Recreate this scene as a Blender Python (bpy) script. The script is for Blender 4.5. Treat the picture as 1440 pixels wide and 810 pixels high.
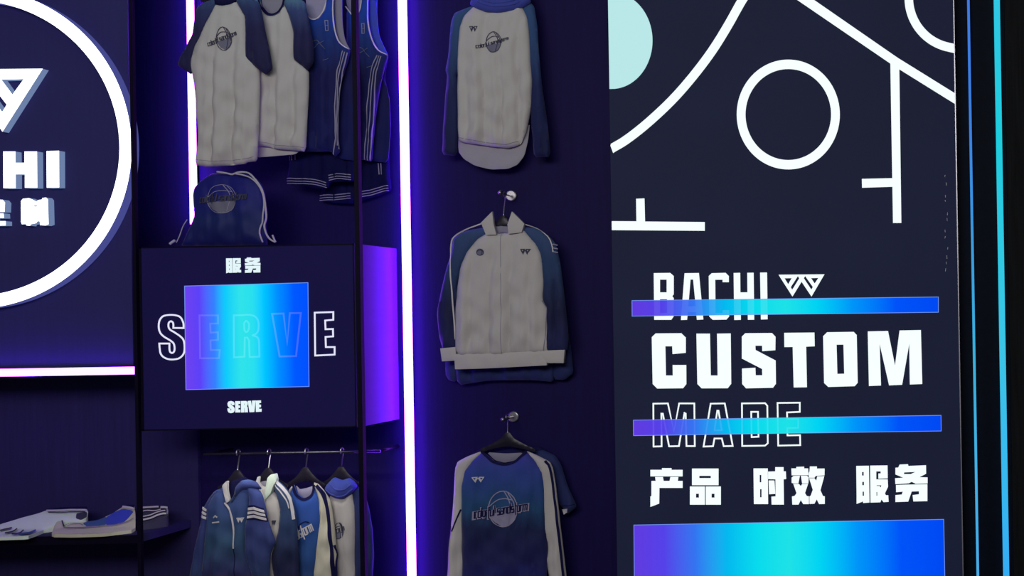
import bpy, math, random
import numpy as np
from mathutils import Vector, Matrix
from mathutils.geometry import delaunay_2d_cdt, tessellate_polygon

for o in list(bpy.data.objects):
    bpy.data.objects.remove(o)
S = bpy.context.scene
COL = S.collection

# ---------------------------------------------------------------- camera
# the photographer stands right of centre; the frame is an off-centre crop, so the lens is shifted
CU, CV, FPX, DIST, EYE = 1300.0, 440.0, 1650.0, 5.5, 1.6
ROLL = 0.0165
RC, RS = math.cos(ROLL), math.sin(ROLL)
cam_d = bpy.data.cameras.new('camera')
cam = bpy.data.objects.new('camera', cam_d)
COL.objects.link(cam)
cam_d.sensor_width = 36.0
cam_d.lens = FPX * 36.0 / 1440.0
cam_d.shift_x = (720 - CU) / 1440.0
cam_d.shift_y = (CV - 405) / 1440.0
cam.matrix_world = Matrix(((RC, RS, 0, 0), (0, 0, -1, -DIST), (-RS, RC, 0, EYE), (0, 0, 0, 1)))
S.camera = cam

# ---------------------------------------------------------------- world, lights, exposure
S.view_settings.view_transform = 'Standard'
S.view_settings.look = 'None'
S.view_settings.gamma = 1.0
S.view_settings.use_curve_mapping = False
S.view_settings.exposure = 0.0
W = bpy.data.worlds.new('world')
S.world = W
W.use_nodes = True
W.node_tree.nodes['Background'].inputs[0].default_value = (0.40, 0.38, 0.52, 1)
W.node_tree.nodes['Background'].inputs[1].default_value = 0.16


def area(name, loc, target, size, power, color):
    l = bpy.data.lights.new(name, 'AREA')
    l.shape = 'RECTANGLE'
    l.size, l.size_y = size
    l.energy = power
    l.color = color
    o = bpy.data.objects.new(name, l)
    COL.objects.link(o)
    o.location = loc
    o.rotation_euler = (Vector(target) - Vector(loc)).to_track_quat('-Z', 'Y').to_euler()
    return o


area('hall_ceiling_light', (-1.6, -6.2, 3.6), (-2.6, 0, 1.1), (4.5, 1.6), 205, (1.0, 0.96, 0.95))
area('rack_ceiling_light', (-2.75, -1.1, 3.75), (-2.75, -0.1, 2.3), (1.6, 0.25), 2.5, (0.70, 0.95, 1.0))


# ---------------------------------------------------------------- projection helper: photo position at a chosen depth -> place in the room
def P(u, v, d=0.0):
    a, b = u - CU, v - CV
    k = (DIST + d) / FPX
    return Vector(((a * RC - b * RS) * k, d, EYE - (a * RS + b * RC) * k))


def zoom(u0, v0, s):
    return lambda pts: [(u0 + x / s, v0 + y / s) for x, y in pts]


# ---------------------------------------------------------------- materials
def lin(c):
    out = []
    for x in c[:3]:
        x = x / 255.0
        out.append(x / 12.92 if x <= 0.04045 else ((x + 0.055) / 1.055) ** 2.4)
    return (*out, 1.0)


def newmat(name):
    m = bpy.data.materials.new(name)
    m.use_nodes = True
    nt = m.node_tree
    for n in list(nt.nodes):
        nt.nodes.remove(n)
    out = nt.nodes.new('ShaderNodeOutputMaterial')
    return m, nt, out


def coords(nt, kind, scale):
    tc = nt.nodes.new('ShaderNodeTexCoord')
    mp = nt.nodes.new('ShaderNodeMapping')
    mp.inputs['Scale'].default_value = scale
    nt.links.new(tc.outputs[kind], mp.inputs[0])
    return mp.outputs[0]


def solid(name, col, rough=0.6, metal=0.0, spec=0.3, grain=None, bump=0.0, vary=0.12, trans=0.0):
    """principled surface with a fine procedural grain (grain = noise scale xyz)"""
    m, nt, out = newmat(name)
    b = nt.nodes.new('ShaderNodeBsdfPrincipled')
    c = col if len(col) == 4 else (*col, 1)
    b.inputs['Base Color'].default_value = c
    b.inputs['Roughness'].default_value = rough
    b.inputs['Metallic'].default_value = metal
    b.inputs['Specular IOR Level'].default_value = spec
    g = grain or (40, 40, 40)
    nz = nt.nodes.new('ShaderNodeTexNoise')
    nz.inputs['Scale'].default_value = 1.0
    nz.inputs['Detail'].default_value = 4
    nt.links.new(coords(nt, 'Object', g), nz.inputs['Vector'])
    mix = nt.nodes.new('ShaderNodeMix')
    mix.data_type = 'RGBA'
    mix.inputs[6].default_value = tuple(x * (1 - vary) for x in c[:3]) + (1,)
    mix.inputs[7].default_value = tuple(min(1, x * (1 + vary)) for x in c[:3]) + (1,)
    nt.links.new(nz.outputs['Fac'], mix.inputs[0])
    nt.links.new(mix.outputs[2], b.inputs['Base Color'])
    if bump:
        bp = nt.nodes.new('ShaderNodeBump')
        bp.inputs['Strength'].default_value = bump
        bp.inputs['Distance'].default_value = 0.002
        nt.links.new(nz.outputs['Fac'], bp.inputs['Height'])
        nt.links.new(bp.outputs[0], b.inputs['Normal'])
    nt.links.new(b.outputs[0], out.inputs[0])
    return m


def ramp(nt, stops, src):
    r = nt.nodes.new('ShaderNodeValToRGB')
    el = r.color_ramp.elements
    el[0].position, el[0].color = stops[0][0], lin(stops[0][1])
    el[1].position, el[1].color = stops[-1][0], lin(stops[-1][1])
    for p, c in stops[1:-1]:
        e = el.new(p)
        e.color = lin(c)
    nt.links.new(src, r.inputs[0])
    return r.outputs[0]


def gen_axis(nt, axis):
    tc = nt.nodes.new('ShaderNodeTexCoord')
    sp = nt.nodes.new('ShaderNodeSeparateXYZ')
    nt.links.new(tc.outputs['Generated'], sp.inputs[0])
    return sp.outputs[axis]


def dyed(name, stops, rough=0.75, axis=2, k=0.86, desat=0.16):
    """fabric printed with a colour fade from hem (0) to neck (1)"""
    stops = [(p, tuple(k * (x + desat * (sum(c) / 3 - x)) for x in c)) for p, c in stops]
    m, nt, out = newmat(name)
    b = nt.nodes.new('ShaderNodeBsdfPrincipled')
    b.inputs['Roughness'].default_value = rough
    b.inputs['Specular IOR Level'].default_value = 0.25
    b.inputs['Sheen Weight'].default_value = 0.1
    nz = nt.nodes.new('ShaderNodeTexNoise')
    nz.inputs['Scale'].default_value = 6
    nz.inputs['Detail'].default_value = 2
    ma = nt.nodes.new('ShaderNodeMath')
    ma.operation = 'MULTIPLY_ADD'
    ma.inputs[1].default_value = 0.16
    nt.links.new(nz.outputs['Fac'], ma.inputs[0])
    ad = nt.nodes.new('ShaderNodeMath')
    ad.operation = 'SUBTRACT'
    nt.links.new(gen_axis(nt, axis), ma.inputs[2])
    nt.links.new(ma.outputs[0], ad.inputs[0])
    ad.inputs[1].default_value = 0.08
    nt.links.new(ramp(nt, stops, ad.outputs[0]), b.inputs['Base Color'])
    nt.links.new(b.outputs[0], out.inputs[0])
    return m


def glow(name, col, strength):
    m, nt, out = newmat(name)
    e = nt.nodes.new('ShaderNodeEmission')
    e.inputs[0].default_value = (*col[:3], 1)
    e.inputs[1].default_value = strength
    nt.links.new(e.outputs[0], out.inputs[0])
    return m


def glow_ramp(name, stops, axis, strength=1.0, see=0.0):
    m, nt, out = newmat(name)
    e = nt.nodes.new('ShaderNodeEmission')
    e.inputs[1].default_value = strength
    nt.links.new(ramp(nt, stops, gen_axis(nt, axis)), e.inputs[0])
    if see:
        t = nt.nodes.new('ShaderNodeBsdfTransparent')
        mx = nt.nodes.new('ShaderNodeMixShader')
        mx.inputs[0].default_value = see
        nt.links.new(e.outputs[0], mx.inputs[1])
        nt.links.new(t.outputs[0], mx.inputs[2])
        nt.links.new(mx.outputs[0], out.inputs[0])
    else:
        nt.links.new(e.outputs[0], out.inputs[0])
    return m


def lit_panel(name, col, em, rough=0.6):
    """back-lit print: its dark ground lets a little light through"""
    m, nt, out = newmat(name)
    b = nt.nodes.new('ShaderNodeBsdfPrincipled')
    nz = nt.nodes.new('ShaderNodeTexNoise')
    nz.inputs['Scale'].default_value = 3
    nt.links.new(coords(nt, 'Object', (1, 1, 1)), nz.inputs['Vector'])
    mix = nt.nodes.new('ShaderNodeMix')
    mix.data_type = 'RGBA'
    mix.inputs[6].default_value = tuple(x * 0.8 for x in em[:3]) + (1,)
    mix.inputs[7].default_value = tuple(x * 1.2 for x in em[:3]) + (1,)
    nt.links.new(nz.outputs['Fac'], mix.inputs[0])
    b.inputs['Base Color'].default_value = (*col[:3], 1)
    b.inputs['Roughness'].default_value = rough
    b.inputs['Specular IOR Level'].default_value = 0.06
    nt.links.new(mix.outputs[2], b.inputs['Emission Color'])
    b.inputs['Emission Strength'].default_value = 1.0
    nt.links.new(b.outputs[0], out.inputs[0])
    return m


M = {}
M['wall'] = solid('navy_wall_laminate', (0.0085, 0.0048, 0.062), 0.6, spec=0.1, grain=(90, 90, 3), bump=0.15, vary=0.25)
M['signwall'] = solid('sign_wall_laminate', (0.036, 0.033, 0.150), 0.55, spec=0.12, grain=(60, 60, 3), vary=0.12)
M['niche'] = solid('niche_laminate', (0.026, 0.021, 0.098), 0.6, spec=0.1, grain=(70, 70, 3), bump=0.1, vary=0.2)
M['black'] = solid('black_frame_metal', (0.004, 0.003, 0.014), 0.5, spec=0.1, vary=0.2)
M['boxface'] = lit_panel('display_box_face', (0.008, 0.006, 0.040), lin((13, 10, 46)))
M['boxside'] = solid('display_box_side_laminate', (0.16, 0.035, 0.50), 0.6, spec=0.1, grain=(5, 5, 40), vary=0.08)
M['litface'] = lit_panel('light_box_face', (0.010, 0.010, 0.018), lin((19, 24, 45)))
M['blackgloss'] = solid('black_column_laminate', (0.004, 0.006, 0.012), 0.6, spec=0.05, vary=0.3)
M['darkwood'] = solid('dark_wood_panel', (0.009, 0.010, 0.011), 0.7, spec=0.05, grain=(120, 120, 4), bump=0.5, vary=0.6)
M['silver'] = solid('silver_edge_trim', (0.45, 0.45, 0.5), 0.35, metal=0.7)
M['chrome'] = solid('chrome_steel', (0.42, 0.41, 0.44), 0.32, metal=1.0, vary=0.03)
M['hanger'] = solid('black_hanger_plastic', (0.012, 0.010, 0.022), 0.35)
M['floor'] = solid('dark_floor_tile', (0.03, 0.03, 0.035), 0.3, grain=(4, 4, 4), vary=0.2)
M['ceil'] = solid('black_ceiling_paint', (0.02, 0.02, 0.025), 0.8)
M['violet'] = glow('violet_led_diffuser', (0.26, 0.045, 1.0), 32.0)
M['ring_edge'] = glow('ring_edge_acrylic', lin((70, 74, 142)), 1.0)
M['white_led'] = glow('white_led_face', (0.93, 0.97, 1.0), 2.6)
M['violet_low'] = glow('violet_led_diffuser_dimmed', (0.26, 0.05, 1.0), 19.0)
M['acrylic'] = glow('letter_edge_acrylic', lin((108, 128, 168)), 1.0)
M['print'] = glow('backlit_white_print', (0.90, 1.0, 1.0), 1.05)
M['disc'] = glow('backlit_pale_cyan_print', lin((186, 231, 232)), 1.0)
M['boxletter'] = glow('backlit_box_lettering', lin((228, 246, 250)), 1.0)
M['line'] = glow('backlit_outline', lin((232, 232, 255)), 1.0)
M['edge'] = glow('bar_edge_line', lin((120, 160, 250)), 0.9)
G = [(0, (98, 60, 226)), (.10, (86, 66, 236)), (.20, (52, 118, 244)), (.30, (4, 186, 242)), (.40, (8, 222, 240)), (.50, (30, 228, 234)),
     (.60, (0, 214, 246)), (.72, (0, 150, 252)), (.86, (0, 84, 252)), (1, (0, 74, 246))]
M['bar'] = glow_ramp('gradient_bar_print', G, 0, 1.0, 0.17)
M['square'] = glow_ramp('gradient_square_print', [(0, (102, 62, 222)), (.12, (86, 60, 232)), (.24, (48, 120, 240)), (.33, (10, 190, 235)),
    (.45, (44, 212, 218)), (.55, (38, 208, 222)), (.64, (0, 184, 244)), (.75, (0, 132, 248)), (.88, (0, 82, 246)), (1, (0, 74, 248))], 0, 1.25, 0.26)
M['cyan_wide'] = glow_ramp('cyan_led_diffuser', [(0, (48, 160, 250)), (.35, (60, 196, 232)), (.6, (30, 205, 222)), (1, (70, 190, 240))], 2, 1.0)
M['cyan_thin'] = glow_ramp('blue_led_diffuser', [(0, (80, 170, 240)), (.35, (60, 178, 222)), (.6, (60, 130, 225)), (1, (70, 110, 225))], 2, 1.0)
M['white'] = solid('off_white_jersey_knit', (0.50, 0.48, 0.47), 0.85, grain=(300, 300, 300), bump=0.1, vary=0.04)
M['cream'] = solid('cream_jersey_knit', (0.58, 0.56, 0.45), 0.85, grain=(300, 300, 300), bump=0.1, vary=0.04)
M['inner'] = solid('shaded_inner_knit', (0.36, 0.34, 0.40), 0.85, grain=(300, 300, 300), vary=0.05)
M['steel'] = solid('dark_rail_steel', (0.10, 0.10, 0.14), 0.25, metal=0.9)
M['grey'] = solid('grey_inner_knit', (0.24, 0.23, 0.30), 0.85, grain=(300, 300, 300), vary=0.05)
M['navy'] = solid('navy_knit', (0.009, 0.009, 0.058), 0.8, spec=0.1, grain=(200, 200, 200), vary=0.1)
M['ink'] = solid('dark_ink_print', (0.045, 0.045, 0.085), 0.7)
M['inkgrey'] = solid('grey_ink_print', (0.15, 0.15, 0.22), 0.7)
M['tape'] = solid('white_tape_stripe', (0.62, 0.60, 0.62), 0.8)
M['dimtape'] = solid('lavender_tape_stripe', (0.30, 0.28, 0.42), 0.8)
M['cord'] = solid('white_cord', (0.48, 0.46, 0.52), 0.8, grain=(400, 400, 400), bump=0.4)
M['bag'] = dyed('bag_nylon', [(0, (18, 20, 80)), (.35, (24, 38, 92)), (.7, (26, 30, 108)), (1, (24, 26, 100))], 0.6, k=1.0, desat=-0.22)
M['teal_sleeve'] = dyed('teal_to_navy_sleeve', [(0, (20, 26, 92)), (.45, (30, 44, 112)), (.75, (44, 84, 150)), (1, (52, 98, 160))])
M['tee_sleeve'] = dyed('tee_sleeve_lit_fade', [(0, (26, 24, 84)), (.5, (34, 34, 100)), (.8, (56, 78, 150)), (1, (96, 150, 188))])  # navy fade whose pale teal top paints in the cool light from above
M['front_sleeve'] = dyed('front_tee_sleeve_fade', [(0, (30, 26, 88)), (.6, (36, 34, 98)), (.85, (44, 58, 124)), (1, (58, 92, 148))])
M['jacket_sleeve'] = dyed('jacket_sleeve_blue', [(0, (34, 40, 110)), (.35, (28, 34, 86)), (.65, (40, 70, 128)), (1, (58, 90, 150))])
M['blue_fade'] = dyed('blue_shirt_fade', [(0, (40, 50, 150)), (.35, (30, 32, 96)), (.55, (24, 34, 82)), (.68, (34, 78, 124)), (.85, (48, 74, 156)), (1, (62, 62, 160))], k=0.95, desat=0.0)
M['deep_blue'] = dyed('deep_blue_shirt', [(0, (34, 46, 116)), (1, (36, 52, 124))])
M['jersey'] = dyed('jersey_fade', [(0, (18, 24, 82)), (.5, (20, 20, 74)), (.72, (30, 52, 112)), (.9, (34, 74, 160)), (1, (40, 66, 150))], k=1.0, desat=-0.22)
M['short'] = solid('navy_shorts_mesh', (0.006, 0.006, 0.060), 0.8, spec=0.08, grain=(200, 200, 200), vary=0.15)
M['track'] = dyed('track_jacket_fade', [(0, (30, 36, 96)), (.3, (50, 52, 124)), (.55, (48, 92, 138)), (.8, (58, 88, 164)), (1, (66, 92, 180))])
M['track_sleeve'] = dyed('track_sleeve_fade', [(0, (44, 78, 128)), (.4, (48, 66, 140)), (.8, (56, 72, 160)), (1, (66, 94, 184))])
M['hoodblue'] = dyed('hood_blue', [(0, (66, 76, 172)), (1, (58, 76, 168))], k=0.95, desat=0.0)
M['royal'] = dyed('royal_blue_shirt', [(0, (34, 56, 108)), (.5, (40, 84, 152)), (1, (52, 90, 190))], k=0.95, desat=0.0)
M['bright_blue'] = solid('bright_blue_knit', (0.045, 0.075, 0.52), 0.75, grain=(200, 200, 200), vary=0.1)  # also colours in the violet backlight on one armhole lining
M['mid_blue'] = solid('steel_blue_knit', (0.05, 0.11, 0.30), 0.75, grain=(200, 200, 200), vary=0.1)
M['mint'] = solid('pale_mint_knit', (0.68, 0.80, 0.70), 0.85, grain=(300, 300, 300), bump=0.1, vary=0.04)


# ---------------------------------------------------------------- objects
def link(o, parent=None):
    COL.objects.link(o)
    if parent:
        o.parent = parent
    return o


def tag(o, label, cat, group=None, kind=None):
    if label:
        o['label'] = label
    if cat:
        o['category'] = cat
    if group:
        o['group'] = group
    if kind:
        o['kind'] = kind
    return o


def thing(name, loc, label, cat, group=None):
    o = bpy.data.objects.new(name, None)
    o.empty_display_size = 0.05
    o.location = loc
    link(o)
    return tag(o, label, cat, group)


def world_loc(o):
    l = Vector((0, 0, 0))
    while o:
        l = l + o.location
        o = o.parent
    return l


def mesh(name, verts, faces, mat, parent=None, smooth=False):
    base = world_loc(parent) if parent else Vector((0, 0, 0))
    vs = [Vector(v) - base for v in verts]
    if not parent:
        base = sum(vs, Vector()) / len(vs)
        vs = [v - base for v in vs]
    me = bpy.data.meshes.new(name)
    me.from_pydata([tuple(v) for v in vs], [], faces)
    me.validate()
    if smooth:
        me.polygons.foreach_set('use_smooth', [True] * len(me.polygons))
    me.materials.append(mat)
    me.update()
    o = bpy.data.objects.new(name, me)
    link(o, parent)
    if not parent:
        o.location = base
    return o


BOXF = [(0, 1, 3, 2), (4, 6, 7, 5), (0, 2, 6, 4), (1, 5, 7, 3), (0, 4, 5, 1), (2, 3, 7, 6)]


def box(name, x0, x1, y0, y1, z0, z1, mat, parent=None):
    v = [(x, y, z) for x in (x0, x1) for y in (y0, y1) for z in (z0, z1)]
    return mesh(name, v, BOXF, mat, parent)


def rect_px(name, u0, u1, v0, v1, d0, d1, mat, parent=None):
    """upright box whose front face spans the given photo rectangle at depth d0"""
    um, vm = (u0 + u1) / 2, (v0 + v1) / 2
    return box(name, P(u0, vm, d0).x, P(u1, vm, d0).x, d0, d1, P(um, v1, d0).z, P(um, v0, d0).z, mat, parent)


def signed(poly):
    return 0.5 * sum(poly[i - 1][0] * poly[i][1] - poly[i][0] * poly[i - 1][1] for i in range(len(poly)))


def plate(name, contours, d, thick, mat, parent=None, side_mat=None):
    """flat plate cut to the contours (first outline, rest holes) with real thickness; list of outlines allowed"""
    verts, faces, side = [], [], []
    groups = contours if isinstance(contours[0][0], list) else [contours]
    for grp in groups:
        b0 = len(verts)
        loops = [[P(u, v, d) for u, v in c] for c in grp]
        flat = [p for l in loops for p in l]
        n = len(flat)
        verts += flat + [p + Vector((0, thick, 0)) for p in flat]
        for t in tessellate_polygon([[Vector((p.x, p.z, 0)) for p in l] for l in loops]):
            a, b, c = t
            nrm = (flat[b] - flat[a]).cross(flat[c] - flat[a])
            if nrm.y > 0:
                a, c = c, a
            faces.append((b0 + a, b0 + b, b0 + c))
            faces.append((b0 + n + c, b0 + n + b, b0 + n + a))
        k = b0
        for l in loops:
            m = len(l)
            for i in range(m):
                j = (i + 1) % m
                faces.append((k + i, k + j, k + j + n, k + i + n))
                side.append(len(faces) - 1)
            k += m
    o = mesh(name, verts, faces, mat, parent)
    if side_mat:
        o.data.materials.append(side_mat)
        if len(o.data.polygons) == len(faces):
            for i in side:
                o.data.polygons[i].material_index = 1
    return o


def stroke_polys(pts, w, closed=False):
    """polyline -> list of (left, right) with mitred joints"""
    n = len(pts)
    out = []
    for i in range(n):
        p = Vector(pts[i])
        a = Vector(pts[i - 1]) if (i > 0 or closed) else None
        b = Vector(pts[(i + 1) % n]) if (i < n - 1 or closed) else None
        d1 = (p - a).normalized() if a is not None and (p - a).length > 1e-6 else None
        d2 = (b - p).normalized() if b is not None and (b - p).length > 1e-6 else None
        d1 = d1 if d1 is not None else d2
        d2 = d2 if d2 is not None else d1
        n1, n2 = Vector((-d1.y, d1.x)), Vector((-d2.y, d2.x))
        m = n1 + n2
        m = m.normalized() if m.length > 1e-3 else n1
        k = 1.0 / max(0.45, m.dot(n1))
        out.append((p + m * w / 2 * k, p - m * w / 2 * k))
    return out


def stroke(name, lines, w, place, mat, parent, closed=False, thick=0.0015):
    verts, faces = [], []
    for pts in lines:
        lr = stroke_polys(pts, w, closed)
        b = len(verts)
        for l, r in lr:
            pl, pr = place(l.x, l.y), place(r.x, r.y)
            t = Vector((0, thick, 0))
            verts += [pl, pr, pl + t, pr + t]
        n = len(lr)
        for i in range(n if closed else n - 1):
            j = (i + 1) % n
            A, B = b + 4 * i, b + 4 * j
            faces += [(A, B, B + 1, A + 1), (A + 2, A + 3, B + 3, B + 2), (A, A + 2, B + 2, B), (A + 1, B + 1, B + 3, A + 3)]
        if not closed:
            faces += [(b, b + 1, b + 3, b + 2), (b + 4 * n - 4, b + 4 * n - 2, b + 4 * n - 1, b + 4 * n - 3)]
    return mesh(name, verts, faces, mat, parent)


def tube(name, pts, r, mat, parent=None, seg=8, smooth=True):
    pts = [Vector(p) for p in pts]
    verts, faces = [], []
    prev = None
    for i, p in enumerate(pts):
        t = (pts[min(i + 1, len(pts) - 1)] - pts[max(i - 1, 0)]).normalized()
        ref = prev if prev is not None else (Vector((0, 1, 0)) if abs(t.y) < 0.9 else Vector((1, 0, 0)))
        n = (ref - t * ref.dot(t)).normalized()
        prev = n
        bb = t.cross(n)
        rr = r[i] if isinstance(r, (list, tuple)) else r
        for k in range(seg):
            a = 2 * math.pi * k / seg
            verts.append(p + (n * math.cos(a) + bb * math.sin(a)) * rr)
    for i in range(len(pts) - 1):
        for k in range(seg):
            k2 = (k + 1) % seg
            faces.append((i * seg + k, i * seg + k2, (i + 1) * seg + k2, (i + 1) * seg + k))
    faces.append(tuple(range(seg))[::-1])
    faces.append(tuple((len(pts) - 1) * seg + k for k in range(seg)))
    return mesh(name, verts, faces, mat, parent, smooth=smooth)


def spline(pts, n=6):
    """Catmull-Rom through the points"""
    p = [np.array(q, float) for q in pts]
    p = [2 * p[0] - p[1]] + p + [2 * p[-1] - p[-2]]
    out = []
    for i in range(1, len(p) - 2):
        for k in range(n):
            t = k / n
            out.append(tuple(0.5 * (2 * p[i] + (p[i + 1] - p[i - 1]) * t + (2 * p[i - 1] - 5 * p[i] + 4 * p[i + 1] - p[i + 2]) * t * t
                                    + (3 * p[i] - p[i - 1] - 3 * p[i + 1] + p[i + 2]) * t ** 3)))
    out.append(tuple(p[-2]))
    return out


def chaikin(poly, it=2):
    p = [np.array(q, float) for q in poly]
    for _ in range(it):
        q = []
        for i in range(len(p)):
            a, b = p[i], p[(i + 1) % len(p)]
            q += [a * .87 + b * .13, a * .13 + b * .87]
        p = q
    return [tuple(x) for x in p]


def ellipse(cu, cv, ru, rv, n=96, a0=0.0, a1=2 * math.pi):
    return [(cu + ru * math.cos(a0 + (a1 - a0) * i / n), cv + rv * math.sin(a0 + (a1 - a0) * i / n)) for i in range(n)]


# ---------------------------------------------------------------- cloth
UPY = Vector((0, -1, 0))


class Cloth:
    """panel of hanging cloth: outline, depth plane, pillow height and folds"""

    up = UPY
    obj = None

    def __init__(s, poly, d, T=0.03, r=9.0, folds=0.006, lam=26, seed=1, du=0.0, uc=0.0, rim=0.2, smooth=1, fv=None):
        s.poly = chaikin(poly, smooth) if smooth else poly
        T, folds, r = T * 0.55, folds * 1.8, r * 1.5
        s.d, s.T, s.r, s.f, s.lam, s.du, s.uc, s.rim = d, T, r, folds, lam, du, uc, rim
        q = np.array(s.poly)
        s.A, s.B = q, np.roll(q, -1, axis=0)
        s.v0, s.v1 = q[:, 1].min(), q[:, 1].max()
        rng = random.Random(seed)
        s.ph = [rng.uniform(0, 6.28) for _ in range(8)]
        s.fv = fv

    def depth(s, u, v):
        return s.d + s.du * (u - s.uc)

    def h(s, u, v):
        p = np.stack([np.asarray(u, float), np.asarray(v, float)], -1)[:, None, :]
        ab = (s.B - s.A)[None]
        t = np.clip(((p - s.A[None]) * ab).sum(-1) / np.maximum((ab * ab).sum(-1), 1e-9), 0, 1)
        dist = np.sqrt(((p - s.A[None] - t[..., None] * ab) ** 2).sum(-1)).min(1)
        u, v = p[:, 0, 0], p[:, 0, 1]
        k = np.clip(dist / s.r, 0, 1)
        hh = s.T * (s.rim + (1 - s.rim) * np.sqrt(1 - (1 - k) ** 2))
        ramp_ = 0.25 + 0.75 * np.clip((v - s.v0) / max(1, (s.fv or (s.v1 - s.v0))), 0, 1)
        w = 2 * math.pi / s.lam
        sway = 3.0 * np.sin(v / 41.0 + s.ph[0]) + 2.0 * np.sin(v / 23.0 + s.ph[1])
        q = lambda x: 1.25 - 2.0 * np.abs(np.sin(x / 2)) ** 0.8      # rounded troughs, crisp ridges
        fo = -0.8 * q((u + sway) * w + s.ph[2]) + 0.55 * np.sin((u - sway * .7) * w * .61 + s.ph[3]) - 0.4 * q((u + sway * 1.6) * w * 1.9 + s.ph[4])
        fo += 0.7 * np.sin((v * .9 + u * .8) / 8.0 + s.ph[5]) * np.sin(v / 27.0 + u / 33.0 + s.ph[6])
        fo += 0.4 * np.sin((v * 1.1 - u * .6) / 6.0 + s.ph[7]) * np.sin(v / 38.0 - u / 21.0 + s.ph[1])
        return hh + s.f * fo * ramp_ * (0.4 + 0.6 * k)

    def place(s, lift=0.002):
        def f(u, v):
            return P(u, v, s.depth(u, v)) + s.up * (float(s.h([u], [v])[0]) + lift)
        return f

    def build(s, name, mat, parent, g=3.2, label=None, back=0.35, host=None, lift=0.0, bottom=None):
        src = host or s
        us = np.arange(s.A[:, 0].min(), s.A[:, 0].max(), g)
        vs = np.arange(s.A[:, 1].min(), s.A[:, 1].max(), g)
        # resample outline
        out = []
        for a, b in zip(s.A, s.B):
            n = max(1, int(np.hypot(*(b - a)) / g))
            out += [tuple(a + (b - a) * i / n) for i in range(n)]
        n = len(out)
        gu, gv = np.meshgrid(us, vs)
        pts = np.stack([gu.ravel() + 0.0, gv.ravel()], -1)
        # inside test + distance
        inside = np.zeros(len(pts), bool)
        for a, b in zip(s.A, s.B):
            c = ((a[1] > pts[:, 1]) != (b[1] > pts[:, 1]))
            with np.errstate(divide='ignore', invalid='ignore'):
                x = (b[0] - a[0]) * (pts[:, 1] - a[1]) / (b[1] - a[1]) + a[0]
            inside ^= c & (pts[:, 0] < x)
        oa = np.array(out)
        pts = pts[inside]
        if len(pts):
            dd = np.sqrt(((pts[:, None] - oa[None]) ** 2).sum(-1)).min(1)
            pts = pts[dd > g * 0.55]
        allp = [Vector(q) for q in out] + [Vector(q) for q in pts]
        vv, ee, ff, vo, _, _ = delaunay_2d_cdt(allp, [(i, (i + 1) % n) for i in range(n)], [], 1, 1e-5)
        u = np.array([q.x for q in vv])
        v = np.array([q.y for q in vv])
        H = src.h(u, v) + lift
        m = len(vv)
        D_ = src.depth(u, v) if not np.isscalar(src.depth(u, v)) else np.full(m, src.depth(u, v))
        D_ = D_ + np.zeros(m)
        front = [P(u[i], v[i], D_[i]) + src.up * float(H[i]) for i in range(m)]
        if bottom is not None:
            bk = [Vector((p.x, p.y, bottom)) for p in front]
        elif host:
            bk = [p - src.up * 0.003 for p in front]
        else:
            bk = [P(u[i], v[i], D_[i]) + Vector((0, max(0.002, H[i] * back), 0)) for i in range(m)]
        faces = []
        edges = {}
        for t in ff:
            t = tuple(t)
            a, b, c = (front[t[0]], front[t[1]], front[t[2]])
            if (b - a).cross(c - a).y > 0:
                t = t[::-1]
            faces.append(t)
            faces.append(tuple(x + m for x in t[::-1]))
            for i in range(len(t)):
                e = (t[i], t[(i + 1) % len(t)])
                edges[e] = 1
        for (a, b) in list(edges):
            if (b, a) not in edges:
                faces.append((b, a, a + m, b + m))
        o = mesh(name, front + bk, faces, mat, parent, smooth=True)
        o.data.set_sharp_from_angle(angle=math.radians(55))
        s.obj = o
        if label:
            o['label'] = label
        return o


def line_on(name, host, lines, w, mat, parent, lift=0.002, closed=False, step=3.0):
    """printed or sewn line draped on a cloth panel"""
    res = []
    parent = host.obj or parent          # sewn on or printed on that panel
    for pts in lines:
        q = []
        P2 = list(pts) + ([pts[0]] if closed else [])
        for a, b in zip(P2[:-1], P2[1:]):
            n = max(1, int(math.hypot(b[0] - a[0], b[1] - a[1]) / step))
            q += [(a[0] + (b[0] - a[0]) * i / n, a[1] + (b[1] - a[1]) * i / n) for i in range(n)]
        q.append(P2[-1])
        if closed:
            q.pop()
        res.append(q)
    return stroke(name, res, w, host.place(lift), mat, parent, closed)


def patch_on(name, host, poly, mat, parent, lift=0.0025, g=3.0, smooth=0, label=None):
    return Cloth(poly, 0, smooth=smooth).build(name, mat, host.obj or parent, g, label, host=host, lift=lift)


FONT = {
    'c': ([[(.7, 1), (0, 1), (0, 0), (.7, 0)]], 1.0), 'o': ([[(0, 0), (0, 1), (.7, 1), (.7, 0), (0, 0)]], 1.0),
    'l': ([[(0, 1.6), (0, 0)]], .35), 'r': ([[(0, 0), (0, 1), (.55, 1)]], .8),
    'f': ([[(.55, 1.5), (.2, 1.5), (.2, -.4)], [(0, 1), (.55, 1)]], .75), 'u': ([[(0, 1), (0, 0), (.7, 0), (.7, 1)]], 1.0),
    's': ([[(.7, 1), (0, 1), (0, .5), (.7, .5), (.7, 0), (0, 0)]], 1.0), 'a': ([[(0, 1), (.7, 1), (.7, 0), (0, 0), (0, .5), (.7, .5)]], 1.0),
    'n': ([[(0, 0), (0, 1), (.7, 1), (.7, 0)]], 1.0), 'd': ([[(.7, 1.6), (.7, 0), (0, 0), (0, 1), (.7, 1)]], 1.0),
    't': ([[(.2, 1.6), (.2, -.5)], [(0, 1), (.55, 1)]], .75), 'm': ([[(0, 0), (0, 1), (1.1, 1), (1.1, 0)], [(.55, 1), (.55, 0)]], 1.4), ' ': ([], .6)}


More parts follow.
